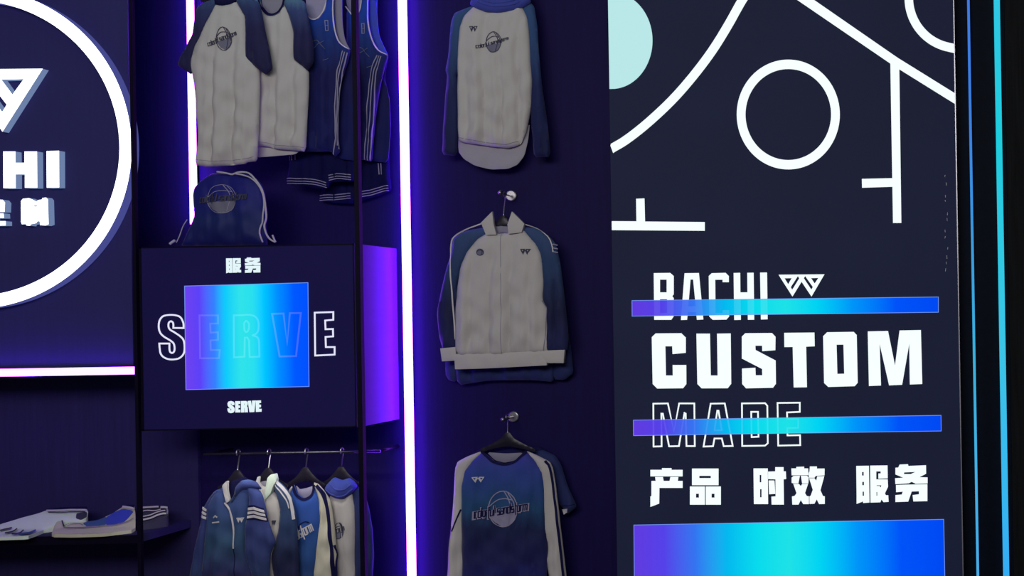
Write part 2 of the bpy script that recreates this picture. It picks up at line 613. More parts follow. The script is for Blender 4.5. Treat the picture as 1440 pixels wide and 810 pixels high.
def chest_text(host, text, u0, v0, u1, v1, xh, w, mat, parent, slant=0.2, name='lettering', lift=0.004):
    tot = sum(FONT[c][1] for c in text) - .3
    sx = math.hypot(u1 - u0, v1 - v0) / tot
    a = math.atan2(v1 - v0, u1 - u0)
    x = 0
    lines = []
    for c in text:
        for st in FONT[c][0]:
            q = []
            for px, py in st:
                X = (x + px) * sx + slant * py * xh
                Y = -py * xh
                q.append((u0 + X * math.cos(a) - Y * math.sin(a), v0 + X * math.sin(a) + Y * math.cos(a)))
            lines.append(q)
        x += FONT[c][1]
    return line_on(name, host, lines, w, mat, parent, lift)


def ball_print(host, cu, cv, ru, rv, mat_fill, mat_line, parent, w=0.9, tilt=0.15, fill=None):
    if mat_fill:
        poly = [(cu + ru * x, cv + rv * y) for x, y in (fill or ellipse(0, 0, 1, 1, 24))]
        patch_on('ball_print', host, poly, mat_fill, parent, 0.002)
    E = [(cu + x, cv + y) for x, y in ellipse(0, 0, ru, rv, 28)]
    arcs = [[(cu - ru * .95, cv - rv * .15), (cu - ru * .4, cv - rv * .5), (cu + ru * .2, cv - rv * .58), (cu + ru * .7, cv - rv * .5)],
            [(cu + ru * .05, cv - rv), (cu + ru * .45, cv - rv * .5), (cu + ru * .55, cv), (cu + ru * .35, cv + rv * .85)],
            [(cu + ru * .35, cv - rv * .9), (cu + ru * .75, cv - rv * .4), (cu + ru * .85, cv + rv * .1)]]
    line_on('ball_outline', host, [E], w, mat_line, parent, 0.003, closed=True)
    line_on('ball_seam', host, [spline(a, 4) for a in arcs], w, mat_line, parent, 0.003)


# two-triangle emblem, in its own units (213..1143 x 155..605)
WLOGO = [[(213, 163), (1143, 155), (880, 605), (680, 305), (495, 605)],
         [(335, 235), (480, 232), (408, 355)], [(605, 190), (632, 238), (490, 468), (460, 415)],
         [(752, 190), (725, 235), (878, 465), (908, 412)], [(872, 232), (1020, 228), (945, 340)]]


def wlogo(u0, v0, w, h):
    return [[(u0 + (x - 213) / 930 * w, v0 + (y - 155) / 450 * h) for x, y in c] for c in WLOGO]


def emblem_on(host, u0, v0, w, h, mat, parent, lw=None):
    c = wlogo(u0, v0, w, h)
    lw = lw or max(0.7, w * .09)
    k = lambda pts: [((x - 213) / 930 * w + u0, (y - 155) / 450 * h + v0) for x, y in pts]
    ls = [k([(240, 200), (600, 195), (440, 470), (270, 205)]), k([(760, 195), (1110, 195), (910, 470), (765, 200)]),
          k([(660, 230), (490, 540), (430, 440)]), k([(690, 230), (875, 540), (930, 440)])]
    return line_on('emblem', host, ls, lw, mat, parent, 0.003)


# ================================================================= SETTING
F0 = -0.38                                   # front plane of the shop fitting
FLOOR_Z, CEIL_Z = 0.0, 4.0
XL, XR = P(-420, 400, 0).x, P(1560, 400, 0).x
tag(box('floor', XL, XR + .5, -7.5, 0.3, FLOOR_Z - 0.1, FLOOR_Z, M['floor']), None, None, kind='structure')
tag(box('ceiling', XL, XR + .5, -7.5, 0.3, CEIL_Z, CEIL_Z + 0.1, M['ceil']), None, None, kind='structure')
tag(box('wall_back', XL, XR + .5, 0.0, 0.12, FLOOR_Z, CEIL_Z, M['wall']), None, None, kind='structure')
# lighter laminate behind the shelf niche, up to the hanging niche
xa, xb = P(-420, 700, 0).x, P(283, 700, 0).x
tag(box('trim_4', xa, xb, -0.02, -0.0005, FLOOR_Z, P(100, 530, -0.02).z, M['niche']), None, None, kind='structure')
# dark wood-grain wall beyond the light columns
xw = P(1419, 405, -0.36).x
tag(box('wall_right', xw, XR + .5, -0.36, -0.001, FLOOR_Z, CEIL_Z, M['darkwood']), None, None, kind='structure')


def upright(name, u_mid, v_mid, w, d0, d1, z0=FLOOR_Z, z1=CEIL_Z):
    x = P(u_mid, v_mid, d0).x
    return tag(box(name, x - w / 2, x + w / 2, d0, d1, z0, z1, M['black']), None, None, kind='structure')


# black metal uprights of the fitting
upright('trim_1', 189.5, 405, 0.014, -0.415, -0.396)
upright('trim_2', 503.5, 405, 0.020, -0.43, -0.402)

# ================================================================= LEFT: logo sign
SIGN_D = -0.30
sp_x0, sp_x1 = XL, P(184, 300, SIGN_D).x
sg = thing('logo_sign', (P(-40, 205, SIGN_D).x, SIGN_D, P(-40, 517, SIGN_D).z),
           'dark sign panel with a glowing white ring, emblem and raised letters HI', 'sign')
box('sign_panel', sp_x0, sp_x1, SIGN_D, SIGN_D + 0.03, P(90, 516, SIGN_D).z, CEIL_Z - 0.002, M['signwall'], sg)
RD = SIGN_D - 0.050
plate('ring_light', [ellipse(-40, 208.5, 225, 226, 128), ellipse(-40, 208.5, 208, 208, 128)], RD, 0.050, M['white_led'], sg, M['ring_edge'])
LD = SIGN_D - 0.036
plate('emblem', [[(60 - (1143 - x) * .2148, 96.7 + (y - 155) * .1967) for x, y in c] for c in WLOGO], LD, 0.036, M['white_led'], sg, M['acrylic'])


def sign_letter(name, contours):
    plate(name, contours, LD, 0.036, M['white_led'], sg, M['acrylic'])


sign_letter('letter_i', [[(65.5, 212.5), (83, 212), (83.2, 263.5), (65.8, 264)]])
sign_letter('letter_h', [[(4.6, 213), (21.5, 213), (21.8, 229), (34.5, 229), (34.5, 213), (52, 213), (52.3, 264), (35, 264), (35, 245), (22, 245), (22, 264.5), (4.8, 264.5)]])
sign_letter('letter_c', [[(-56, 213), (-14, 213), (-14, 230), (-39, 230), (-39, 247), (-14, 247), (-14, 264), (-56, 264)]])
sign_letter('letter_a', [[(-102, 213), (-82, 213), (-68, 264.5), (-84, 264.5), (-87, 254), (-97, 254), (-100, 264.5), (-116, 264.5)]])
sign_letter('letter_b', [[(-170, 214), (-136, 214), (-127, 222), (-127, 234), (-132, 239), (-127, 245), (-127, 257), (-136, 265), (-170, 265)],
                         [(-154, 226), (-154, 233), (-143, 233), (-143, 226)], [(-154, 246), (-154, 253), (-143, 253), (-143, 246)]])
zz = zoom(0, 260, 11.57)
sign_letter('character_zhi', [zz([(342, 262), (372, 226), (470, 215), (530, 240), (592, 272), (625, 246), (680, 240), (692, 212), (750, 206), (780, 240), (790, 640),
                             (740, 660), (652, 655), (648, 592), (612, 590), (590, 622), (500, 640), (490, 665), (432, 660), (415, 635), (356, 640), (342, 600)]),
                              zz([(552, 334), (606, 336), (606, 354), (560, 356)])])
sign_letter('character_ding', [
    [[(-34, 283), (-20, 283), (-20, 279), (-8, 279), (-8, 281), (4, 281), (7, 285), (6.5, 298), (-2, 298), (-2, 292), (-25, 292), (-25, 298), (-34, 298)]],
    [[(-22, 300), (5, 300), (5.5, 306.5), (-9, 306.5), (-9, 311), (8, 311), (8, 317), (-30, 317.5), (-34, 312), (-24, 306.5), (-22, 306.5)]]])

# horizontal violet strip under the sign
hl = thing('led_strip', (P(90, 527, -0.34).x, -0.34, P(90, 527, -0.34).z), 'horizontal white violet light strip under the logo ring sign', 'light strip', 'violet light strips')
zt, zb = P(90, 517.5, -0.345).z, P(90, 528, -0.345).z
xe = P(187.5, 521, -0.345).x
box('diffuser', XL, xe, -0.345, -0.331, zb, zt, M['violet_low'], hl)
box('channel', XL, xe, -0.331, -0.318, zb - 0.003, zt + 0.003, M['black'], hl)
box('bracket', XL, xe - 0.05, -0.318, -0.268, zt - 0.01, zt + 0.002, M['black'], hl)


def vstrip(u_top, v_top, u_bot, v_bot, w_px, d, mat, label, z0=None, z1=None, group='violet light strips', dep=0.044):
    x = (P(u_top, v_top, d).x + P(u_bot, v_bot, d).x) / 2
    hw = w_px / FPX * (DIST + d) / 2
    z0 = P(u_bot, v_bot, d).z if z0 is None else z0
    z1 = P(u_top, v_top, d).z if z1 is None else z1
    t = thing('led_strip', (x, d, z0), label, 'light strip', group)
    box('diffuser', x - hw, x + hw, d, d + .014, z0, z1, mat, t)
    box('channel', x - hw * .45, x + hw * .45, d + .014, d + dep, z0, z1, M['black'], t)
    return t


vstrip(264.5, -100, 264.5 + 6.7, 315, 8.2, -0.045, M['violet'], 'short vertical white violet strip behind the hanging raglan tees', z1=CEIL_Z - .05)
vstrip(566.5, 0, 575.5 + 1, 810, 11.0, -0.045, M['violet'], 'tall vertical white violet strip right of the SERVE box', z0=0.02, z1=CEIL_Z - .05)

# shelf with folded clothes
SH_D = -0.39
shz = P(90, 754, SH_D).z
sh = thing('shelf', (P(60, 756, SH_D).x, -0.2, shz - 0.035), 'dark wall shelf holding folded clothes under the ring sign', 'shelf')
box('board', XL, P(194, 757, SH_D).x, SH_D, -0.0205, shz - 0.035, shz, M['niche'], sh)
box('edge_band', XL, P(194, 757, SH_D).x, SH_D - 0.004, SH_D, shz - 0.036, shz + 0.001, M['black'], sh)

# ================================================================= SERVE display box
bx0, bx1 = P(197.5, 475, -0.40).x, P(500, 475, -0.40).x
bz1, bz0 = P(350, 345, -0.40).z, P(350, 603.5, -0.40).z
bt = thing('display_box', ((bx0 + bx1) / 2, -0.2, bz0), 'black wall box with a back-lit gradient square reading SERVE', 'display box')
xs = P(506, 475, -0.372).x
box('body', bx0, xs, -0.372, -0.001, bz0, bz1, M['boxside'], bt)['label'] = 'violet-blue laminate box side lit by the violet strip'
box('front_panel', bx0, bx1, -0.40, -0.372, bz0, bz1, M['boxface'], bt)
for nm, a in (('frame_rail', (bx0, bx1, bz1 - .006, bz1)), ('frame_rail', (bx0, bx1, bz0, bz0 + .006)), ('frame_rail', (bx0, bx0 + .01, bz0, bz1)), ('frame_rail', (bx1 - .006, bx1, bz0, bz1))):
    box(nm, a[0], a[1], -0.4015, -0.40, a[2], a[3], M['black'], bt)
BD = -0.4015
plate('gradient_square', [[(259, 402), (433.5, 397), (435, 544), (261, 548.5)]], BD - 0.003, 0.001, M['square'], bt)
stroke('square_edge', [[(259.5, 402.3), (433, 397.5), (434.5, 543.5), (261.5, 548)]], 0.8, lambda u, v: P(u, v, BD - 0.0035), M['edge'], bt, True, 0.0004)
zS, zV = zoom(212, 430, 9.643), zoom(340, 430, 9.643)
LET = {
    'letter_s': [zS(spline([(445, 302), (440, 230), (400, 155), (330, 128), (240, 125), (160, 145), (115, 210), (108, 300), (130, 370), (180, 420), (260, 468), (308, 510), (322, 570),
                   (315, 620), (285, 640), (255, 610), (252, 512)], 4) + [(115, 512)] + spline([(118, 560), (130, 640), (165, 690), (230, 722), (310, 728), (390, 708), (445, 650), (458, 570), (445, 470), (400, 415), (320, 360), (262, 325), (240, 285),
                   (242, 235), (268, 210), (295, 222), (305, 250), (305, 300)], 4))],
    'letter_e': [zS([(660, 130), (910, 130), (910, 240), (805, 243), (810, 365), (910, 358), (910, 462), (808, 470), (812, 600), (935, 600), (925, 710), (668, 712)])],
    'letter_r': [zS([(1125, 130)]) + zV(spline([(0, 128), (90, 122), (170, 140), (215, 190), (228, 260), (220, 340), (185, 385), (150, 402), (200, 420), (228, 460), (235, 560), (238, 690)], 3))
                 + zV([(105, 695), (98, 470), (75, 432), (40, 432), (35, 690)]) + zS([(1128, 700)]), zV(spline([(30, 240), (55, 205), (90, 230), (98, 280), (85, 340), (55, 355), (35, 330)], 3))],
    'letter_v': [zV([(410, 110), (565, 105), (615, 525), (650, 100), (800, 98), (735, 682), (512, 688)])],
    'letter_e2': [zV([(988, 93), (1240, 85), (1240, 190), (1130, 200), (1135, 318), (1235, 315), (1238, 415), (1135, 422), (1140, 560), (1258, 560), (1258, 662), (995, 675)])]}
for k, ls in LET.items():
    stroke('outline_' + k.replace('2', ''), ls, 2.3, lambda u, v: P(u, v, BD - 0.0012), M['line'], bt, True, 0.001)
# downlight let into the underside of the box, over the hanging jackets
bl = bpy.data.lights.new('box_downlight', 'AREA')
bl.shape, bl.size, bl.size_y, bl.energy, bl.color = 'RECTANGLE', 0.58, 0.03, 2.0, (1.0, 0.97, 0.86)
blo = bpy.data.objects.new('box_downlight', bl)
link(blo, bt)
blo.location = Vector((P(380, 604, -.4).x, -0.375, bz0 - 0.004)) - bt.location
blo.rotation_euler = (math.radians(-14), 0, 0)
# small solid word SERVE
zs = zoom(310, 556, 21.82)
SM = [[[zs([(420, 300), (425, 240), (395, 195), (320, 172), (245, 190), (215, 245), (220, 310), (255, 365), (318, 412), (338, 440), (325, 465), (305, 460), (300, 400),
            (215, 400), (218, 470), (250, 525), (320, 545), (392, 528), (430, 475), (430, 405), (400, 350), (335, 300), (310, 270), (322, 250), (340, 262), (342, 300)])]],
      [[zs([(450, 178), (605, 178), (605, 262), (545, 262), (545, 310), (598, 310), (598, 385), (545, 385), (545, 435), (608, 435), (608, 522), (455, 525)])]],
      [[zs([(630, 175), (780, 172), (828, 205), (835, 270), (810, 330), (830, 370), (838, 520), (742, 520), (738, 390), (725, 375), (725, 522), (632, 524)]), zs([(725, 245), (725, 300), (740, 295), (742, 255)])]],
      [[zs([(838, 172), (930, 165), (965, 370), (970, 162), (1075, 158), (1035, 512), (890, 518)])]],
      [[zs([(1080, 160), (1238, 155), (1240, 232), (1185, 235), (1185, 288), (1238, 286), (1238, 365), (1182, 368), (1182, 415), (1258, 412), (1256, 500), (1088, 510)])]]]
for c, nm in zip(SM, ('s', 'e', 'r', 'v', 'e')):
    plate('letter_' + nm, c, BD - 0.0015, 0.0015, M['boxletter'], bt)

# ----- bold block characters shared by both signs
z6, z7, z8 = zoom(905, 640, 10.125), zoom(1050, 640, 10.125), zoom(1195, 640, 10.125)
CHAN = [[z6([(97, 210), (262, 210), (262, 186), (398, 186), (398, 210), (555, 210), (555, 303), (97, 303)])],
        [z6([(165, 312), (275, 312), (285, 368), (370, 368), (382, 312), (495, 312), (487, 368), (555, 368), (555, 467), (225, 467), (222, 690), (97, 738), (97, 590), (112, 580), (112, 368), (172, 368)])]]
R = lambda x0, y0, x1, y1: [(x0, y0), (x1, y0), (x1, y1), (x0, y1)]
PIN = [[z6(R(690, 192, 1067, 428)), z6(R(793, 295, 957, 328))], [z6(R(660, 447, 872, 706)), z6(R(746, 550, 788, 606))], [z6(R(886, 447, 1100, 706)), z6(R(968, 550, 1010, 606))]]
SHI = [[z7([(97, 190), (300, 190), (305, 697), (103, 697)]), z7(R(185, 282, 208, 388)), z7(R(190, 484, 212, 602))],
       [z7([(305, 235), (407, 232), (407, 172), (525, 172), (525, 232), (557, 232), (562, 340), (525, 345), (530, 705), (355, 705), (352, 592), (412, 588), (410, 345), (305, 342)])],
       [z7([(312, 362), (395, 362), (408, 552), (320, 557)])]]
XIAO = [[z7([(636, 190), (705, 190), (708, 168), (818, 165), (818, 190), (876, 190), (878, 286), (640, 288)])],
        [z7([(668, 297), (758, 294), (735, 405), (668, 405), (640, 395), (640, 320)])], [z7([(772, 294), (860, 294), (882, 325), (878, 405), (790, 405)])],
        [z7([(665, 413), (745, 413), (770, 440), (790, 413), (873, 412), (830, 540), (855, 582), (886, 588), (886, 697), (805, 697), (770, 640), (738, 705), (650, 705), (645, 590), (685, 580), (710, 540)])],
        [z7([(900, 162), (1000, 162), (1000, 192), (1110, 192), (1108, 288), (985, 296), (965, 322), (885, 322), (882, 260), (895, 230)])],
        [z7([(890, 330), (965, 330), (990, 365), (1005, 303), (1105, 300), (1050, 500), (1085, 582), (1112, 588), (1112, 695), (1030, 697), (998, 630), (965, 692), (895, 695), (895, 588), (910, 580), (942, 495)])]]
FU_ = [[[(92, 155), (272, 152), (280, 675), (190, 682), (185, 655), (175, 665), (97, 695), (97, 565)], R(175, 240, 198, 292), R(178, 380, 202, 430), R(182, 520, 202, 580)],
       [[(290, 150), (537, 147), (540, 331), (407, 336), (407, 262), (440, 262), (440, 232), (377, 232), (377, 346), (540, 346), (545, 450), (500, 545), (515, 572), (548, 572), (553, 665), (480, 670), (452, 632), (435, 672), (295, 676)],
        [(382, 430), (450, 430), (440, 462), (425, 440), (382, 440)], R(380, 525, 391, 580)]]
WU_ = [[[(650, 180), (690, 178), (710, 135), (828, 130), (835, 155), (1085, 145), (1087, 265), (990, 315), (1108, 318), (1108, 404), (940, 409), (880, 380), (840, 402), (650, 414), (645, 330), (762, 322), (650, 275)],
        [(775, 246), (935, 239), (870, 270), (770, 270)]],
       [[(658, 426), (800, 421), (915, 419), (1105, 416), (1105, 655), (905, 660), (895, 570), (985, 558), (985, 515), (882, 518), (832, 662), (650, 668), (650, 570), (740, 562), (755, 520), (660, 528)]]]


def fit(gl, sx0, sy0, sx1, sy1, u0, v0, u1, v1):
    return [[[(u0 + (x - sx0) / (sx1 - sx0) * (u1 - u0), v0 + (y - sy0) / (sy1 - sy0) * (v1 - v0)) for x, y in c] for c in g] for g in gl]


plate('character_fu', fit(FU_, 92, 147, 553, 695, 317.8, 363, 338.9, 384.2), BD - 0.0015, 0.0015, M['boxletter'], bt)
plate('character_wu', fit(WU_, 645, 130, 1108, 668, 344.2, 362, 366, 383.6), BD - 0.0015, 0.0015, M['boxletter'], bt)

# ================================================================= RIGHT: light box
LBD = -0.40
lx0, lx1 = P(861.5, 405, LBD).x, P(1347, 405, LBD).x
lb = thing('light_box_sign', ((lx0 + lx1) / 2, LBD + .1, 0.0), 'tall black back-lit sign with court lines and CUSTOM MADE lettering', 'sign')
box('face_panel', lx0, lx1, LBD, LBD + 0.02, FLOOR_Z + 0.001, CEIL_Z - 0.001, M['litface'], lb)
box('cabinet', lx0 + 0.004, lx1, LBD + 0.02, -0.001, FLOOR_Z + 0.001, CEIL_Z - 0.001, M['black'], lb)
box('edge_trim', lx1, lx1 + 0.004, LBD - 0.003, LBD + 0.02, FLOOR_Z + 0.001, CEIL_Z - 0.001, M['silver'], lb)
QD = LBD - 0.0015


def lit(name, contours, mat='print', d=QD):
    return plate(name, contours, d, 0.0015, M[mat], lb)


LU = lambda v: 854.6 + 0.0165 * v          # left edge of the face in the photo
RU = lambda v: 1340.4 + 0.0165 * v
# half disc cut by the left edge
arc = [(860 + 57.5 * math.cos(t), 57 + 68 * math.sin(t)) for t in [math.pi / 2 - i * math.pi / 40 for i in range(41)]]
lit('half_disc', [[(LU(125) + .4, 125)] + arc[1:-1] + [(LU(-11) + .4, -11)]], 'disc')


def ribbon(pts, w):
    lr = stroke_polys(pts, w)
    return [[(a.x, a.y) for a, b in lr] + [(b.x, b.y) for a, b in reversed(lr)]]


zr = zoom(820, 0, 2.3145)
cen = spline(zr([(560, -60), (518, 0), (470, 85), (420, 165), (360, 245), (290, 325), (210, 400), (140, 455), (88, 486)]), 5)
cen[-1] = (LU(210) + .6, 210)
c_ = ribbon(cen, 12.5)[0]
lit('court_arc', [[(max(x, LU(y) + .4), y) for x, y in c_]])
lit('court_circle', [ellipse(1108.5, 161, 72.5, 77.2, 96), ellipse(1108.5, 161, 60.2, 64.0, 96)])
lit('court_diagonal', [[(1092, -20), (1116, -20), (1262, 81), (RU(131), 131), (RU(146), 146), (1256, 92)]])
lit('court_post', [[(1252, 84), (1264.5, 90), (1267.5, 313.5), (1255.8, 313.5)]])
lit('court_bracket', [[(1212, 251.5), (1257, 250.5), (1257.5, 262.5), (1212.3, 264)]])
lit('court_base', [[(860.2, 311), (895, 311.2), (894.5, 279.5), (906.2, 279), (907, 311.5), (991, 312.3), (991, 324.5), (860.4, 323.6)]])
arc2 = [(1348 + 76 * math.cos(t), -3 + 77 * math.sin(t)) for t in [math.pi * .56 + i * math.pi / 48 for i in range(30)]]
arc2 = [p for p in arc2 if p[1] > -30]
arc1 = [(1348 + 64 * math.cos(t), -3 + 64.5 * math.sin(t)) for t in [math.pi * .56 + i * math.pi / 48 for i in range(30)]]
arc1 = [p for p in arc1 if p[1] > -30]
lit('corner_arc', [[(RU(74), 74.5)] + arc2 + arc1[::-1] + [(RU(62), 61.5)]])
# word BACHI
zb_ = zoom(905, 375, 7.2)
lit('letter_b', [zb_([(103, 65), (270, 63), (305, 95), (305, 280), (290, 298), (305, 318), (303, 505), (280, 538), (108, 538)]), zb_(R(166, 131, 234, 260)), zb_(R(166, 330, 238, 468))])
lit('letter_a', [zb_([(415, 66), (560, 64), (605, 535), (540, 538), (532, 460), (448, 460), (440, 538), (378, 540)]), zb_([(475, 130), (502, 130), (528, 400), (452, 402)])])
lit('letter_c', [zb_([(660, 95), (690, 66), (830, 62), (863, 95), (863, 157), (800, 157), (800, 132), (725, 132), (728, 470), (800, 470), (800, 440), (866, 440), (866, 505), (838, 536), (700, 538), (665, 505)])])
lit('letter_h', [zb_([(912, 64), (978, 62), (980, 260), (1052, 260), (1050, 62), (1114, 61), (1120, 537), (1056, 538), (1054, 330), (982, 330), (985, 538), (918, 540)])])
lit('letter_i', [zb_([(1180, 60), (1250, 59), (1256, 533), (1188, 535)])])
lit('emblem', [[(1080 + x / 14.4, 375 + y / 14.4) for x, y in c] for c in WLOGO])
# word CUSTOM
zc, zt_ = zoom(905, 455, 7.2), zoom(1105, 455, 7.2)
lit('letter_c', [zc([(83, 138), (122, 100), (382, 98), (427, 142), (427, 297), (293, 309), (290, 230), (220, 230), (226, 526), (296, 526), (294, 420), (432, 420), (433, 612), (400, 655), (138, 658), (92, 612)])])
lit('letter_u', [zc([(535, 102), (672, 102), (680, 526), (750, 526), (744, 102), (882, 100), (887, 610), (852, 655), (588, 656), (545, 612)])])
lit('letter_s', [zc([(995, 132), (1030, 98), (1300, 96), (1336, 134), (1334, 270), (1202, 280), (1200, 224), (1132, 224), (1134, 268), (1337, 374), (1340, 610), (1310, 650), (1038, 656), (998, 612), (997, 456), (1132, 447), (1135, 524), (1202, 524), (1200, 460), (995, 354)])])
lit('letter_t', [zt_([(-16, 94), (290, 91), (293, 230), (206, 234), (214, 645), (80, 647), (70, 237), (-14, 238)])])
lit('letter_o', [zt_([(378, 128), (418, 88), (688, 84), (718, 116), (728, 600), (698, 634), (430, 642), (388, 602)]), zt_([(514, 214), (584, 213), (592, 508), (522, 510)])])
lit('letter_m', [zt_([(830, 80), (1035, 75), (1106, 425), (1152, 70), (1368, 66), (1382, 612), (1256, 617), (1250, 205), (1178, 620), (1046, 626), (950, 205), (964, 627), (842, 632)])])
# outlined word MADE
zm = zoom(905, 550, 6.0)
PL = lambda u, v: P(u, v, QD)
MADE = [('letter_m', [[(82, 106), (205, 104), (256, 340), (300, 104), (428, 104), (432, 464), (362, 464), (355, 190), (345, 185), (298, 464), (215, 466), (162, 190), (150, 190), (152, 466), (84, 468)]]),
        ('letter_a', [[(566, 106), (685, 104), (752, 463), (676, 465), (660, 400), (598, 400), (586, 465), (506, 468)], [(622, 165), (632, 165), (660, 330), (598, 332)]]),
        ('letter_d', [[(830, 104), (1025, 102), (1044, 124), (1048, 440), (1025, 460), (832, 463)], [(908, 175), (965, 175), (970, 385), (912, 388)]]),
        ('letter_e', [[(1130, 100), (1318, 98), (1318, 175), (1210, 180), (1212, 235), (1305, 235), (1305, 310), (1212, 312), (1214, 374), (1320, 372), (1322, 456), (1136, 460)]])]
for nm, ls in MADE:
    stroke('outline_' + nm, [zm(l) for l in ls], 2.1, PL, M['print'], lb, True, 0.0015)
for nm, gl in (('character_chan', CHAN), ('character_pin', PIN), ('character_shi', SHI), ('character_xiao', XIAO),
               ('character_fu', [[z8(c) for c in g] for g in FU_]), ('character_wu', [[z8(c) for c in g] for g in WU_])):
    lit(nm, gl)
BARS = [[(888.3, 422.3), (1320, 417.2), (1320, 439.5), (888.5, 445)], [(890.3, 590.5), (1323.7, 583.7), (1324, 606.5), (890.5, 613)],
        [(891, 738), (1327.5, 730), (1330, 860), (892, 868)]]
for i, q in enumerate(BARS):
    lit('gradient_bar' if i < 2 else 'gradient_block', [q], 'bar', QD - 0.003)
    ins = [(q[0][0] + .4, q[0][1] + .4), (q[1][0] - .4, q[1][1] + .4), (q[2][0] - .4, q[2][1] - .4), (q[3][0] + .4, q[3][1] - .4)]
    stroke('bar_edge', [ins], 0.8, lambda u, v: P(u, v, QD - 0.0035), M['edge'], lb, True, 0.0004)
# scuffs in the face near the right edge
rg = random.Random(4)
for i in range(12):
    v = 248 + i * 12 + rg.uniform(-4, 4)
    u = 1331 + rg.uniform(-2.5, 2.5)
    n = rg.uniform(1.5, 5)
    stroke('scuff', [[(u, v), (u + rg.uniform(-.6, .6), v + n)]], 0.6, PL, M['tape'], lb, False, 0.0008)

# black column with two colour strips
cx0, cx1 = lx1 + 0.0045, xw - 0.0005
tag(box('trim_3', cx0, cx1, -0.34, -0.001, FLOOR_Z, CEIL_Z, M['blackgloss']), None, None, kind='structure')
vstrip(1361.5, 0, 1375.5, 810, 3.4, -0.365, M['cyan_thin'], 'thin blue light strip beside the back-lit sign', z0=0.02, z1=CEIL_Z - .05, group='colour strips on the black column', dep=0.0248)
vstrip(1402, 0, 1415, 810, 8.4, -0.365, M['cyan_wide'], 'wide cyan light strip at the dark wood wall', z0=0.02, z1=CEIL_Z - .05, group='colour strips on the black column', dep=0.0248)


# ================================================================= CLOTHES
def garment(name, u, v, d, label, cat, group=None):
    return thing(name, P(u, v, d), label, cat, group)


def hanger(u, v_top, d, w, rise, label, v_rail=None, hook_to=None, group='black clothes hangers', drop=10):
    """moulded black hanger: broad neck, sloping arms, wire hook; u,v_top = top of the neck"""
    t = thing('clothes_hanger', P(u, v_top + rise, d), label, 'hanger', group)
    q = [(u - 3, v_top), (u + 3, v_top), (u + 9, v_top + rise * .35), (u + w * .3, v_top + rise * .7), (u + w / 2, v_top + rise), (u + w / 2 - 2, v_top + rise + 4),
         (u + w * .25, v_top + rise * .95), (u, v_top + rise * .8), (u - w * .25, v_top + rise * .95), (u - w / 2 + 2, v_top + rise + 4), (u - w / 2, v_top + rise), (u - w * .3, v_top + rise * .7), (u - 9, v_top + rise * .35)]
    Cloth(q, d, T=0.014, r=5, folds=0, rim=.5, smooth=1).build('arms', M['hanger'], t, 4.0)
    hu, hv, hd = hook_to
    a, b = P(u, v_top + 2, d), P(hu, hv, hd)
    top = b + Vector((0, 0, 0.014))
    # the wire rises behind the bar, goes over it and ends in a knob
    pts = [a, a * .5 + Vector((b.x, b.y + .012, b.z)) * .5, b + Vector((0, .014, 0)), b + Vector((0, .010, .010)), top, b + Vector((0, -.010, .010)), b + Vector((0, -.014, 0)), b + Vector((0, -.011, -.010))]
    pts = [Vector(p) for p in spline([tuple(p) for p in pts], 4)]
    tube('hook', pts, 0.0028, M['chrome'], t, 6)
    return t


def wall_peg(u, v, tip_u, label):
    """round wall plate with a rod and end knob reaching into the room"""
    d_tip = -(u - tip_u) / (CU - u) * DIST / (1 + (u - tip_u) / (CU - u))
    b = P(u, v, 0)
    t = thing('wall_peg', b, label, 'wall hook', 'chrome wall pegs')
    tube('wall_plate', [b + Vector((0, -0.0005, 0)), b + Vector((0, -.006, 0)), b + Vector((0, -.010, 0)), b + Vector((0, -.012, 0))], [.027, .027, .025, .021], M['chrome'], t, 32, False)
    tube('rod', [b + Vector((0, -.012, 0)), b + Vector((0, d_tip, 0))], .0055, M['chrome'], t, 12)
    tube('knob', [b + Vector((0, d_tip - .016 + .016 * (1 - math.cos(a)) / 1, 0)) for a in [0.05, .5, 1, 1.57, 2.1, 2.6, 3.09]],
         [.012 * math.sin(a) + .0005 for a in [0.05, .5, 1, 1.57, 2.1, 2.6, 3.09]], M['chrome'], t, 14)
    return b, d_tip


# ---- centre column -------------------------------------------------------
# hooded raglan top
b, dt = wall_peg(712, -46, 697, 'chrome wall peg above the white hooded raglan top')
HD = -0.10
zh = zoom(560, 0, 3.24)
g = garment('hooded_top', 695, 235, HD, 'white hooded raglan top with blue sleeves hanging at the top of the centre wall', 'hooded top')
tail = Cloth(zh([(274, 560), (274, 690), (300, 725), (350, 755), (420, 772), (500, 770), (545, 750), (575, 710), (592, 640), (600, 560)]), HD + .02, T=.012, folds=.002, seed=3)
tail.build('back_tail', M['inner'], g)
ls = Cloth(zh([(350, 25), (300, 42), (258, 60), (241, 100), (230, 250), (216, 320), (224, 345), (216, 430), (206, 560), (200, 705), (268, 710), (272, 560), (270, 420), (270, 370), (262, 345), (276, 320), (282, 220), (290, 130), (310, 75)]), HD + .005, T=.028, r=8, folds=.004, lam=17, seed=4)
ls.build('sleeve', M['teal_sleeve'], g)
rs = Cloth(zh([(555, 20), (600, 8), (620, 30), (634, 120), (642, 250), (656, 400), (680, 560), (695, 715), (620, 717), (608, 600), (604, 480), (606, 370), (598, 300), (592, 150), (582, 80)]), HD + .005, T=.028, r=8, folds=.005, lam=17, seed=5)
rs.build('sleeve', M['teal_sleeve'], g)
bd = Cloth(zh([(345, 30), (300, 75), (281, 130), (273, 250), (271, 420), (274, 640), (300, 651), (350, 657), (430, 669), (500, 676), (535, 668), (560, 655), (585, 600), (607, 480), (611, 370), (604, 290), (599, 150), (588, 80), (560, 20), (520, 40), (460, 55), (400, 52), (365, 38)]), HD, T=.042, r=11, folds=.0075, lam=24, seed=6)
bd.build('body', M['white'], g)
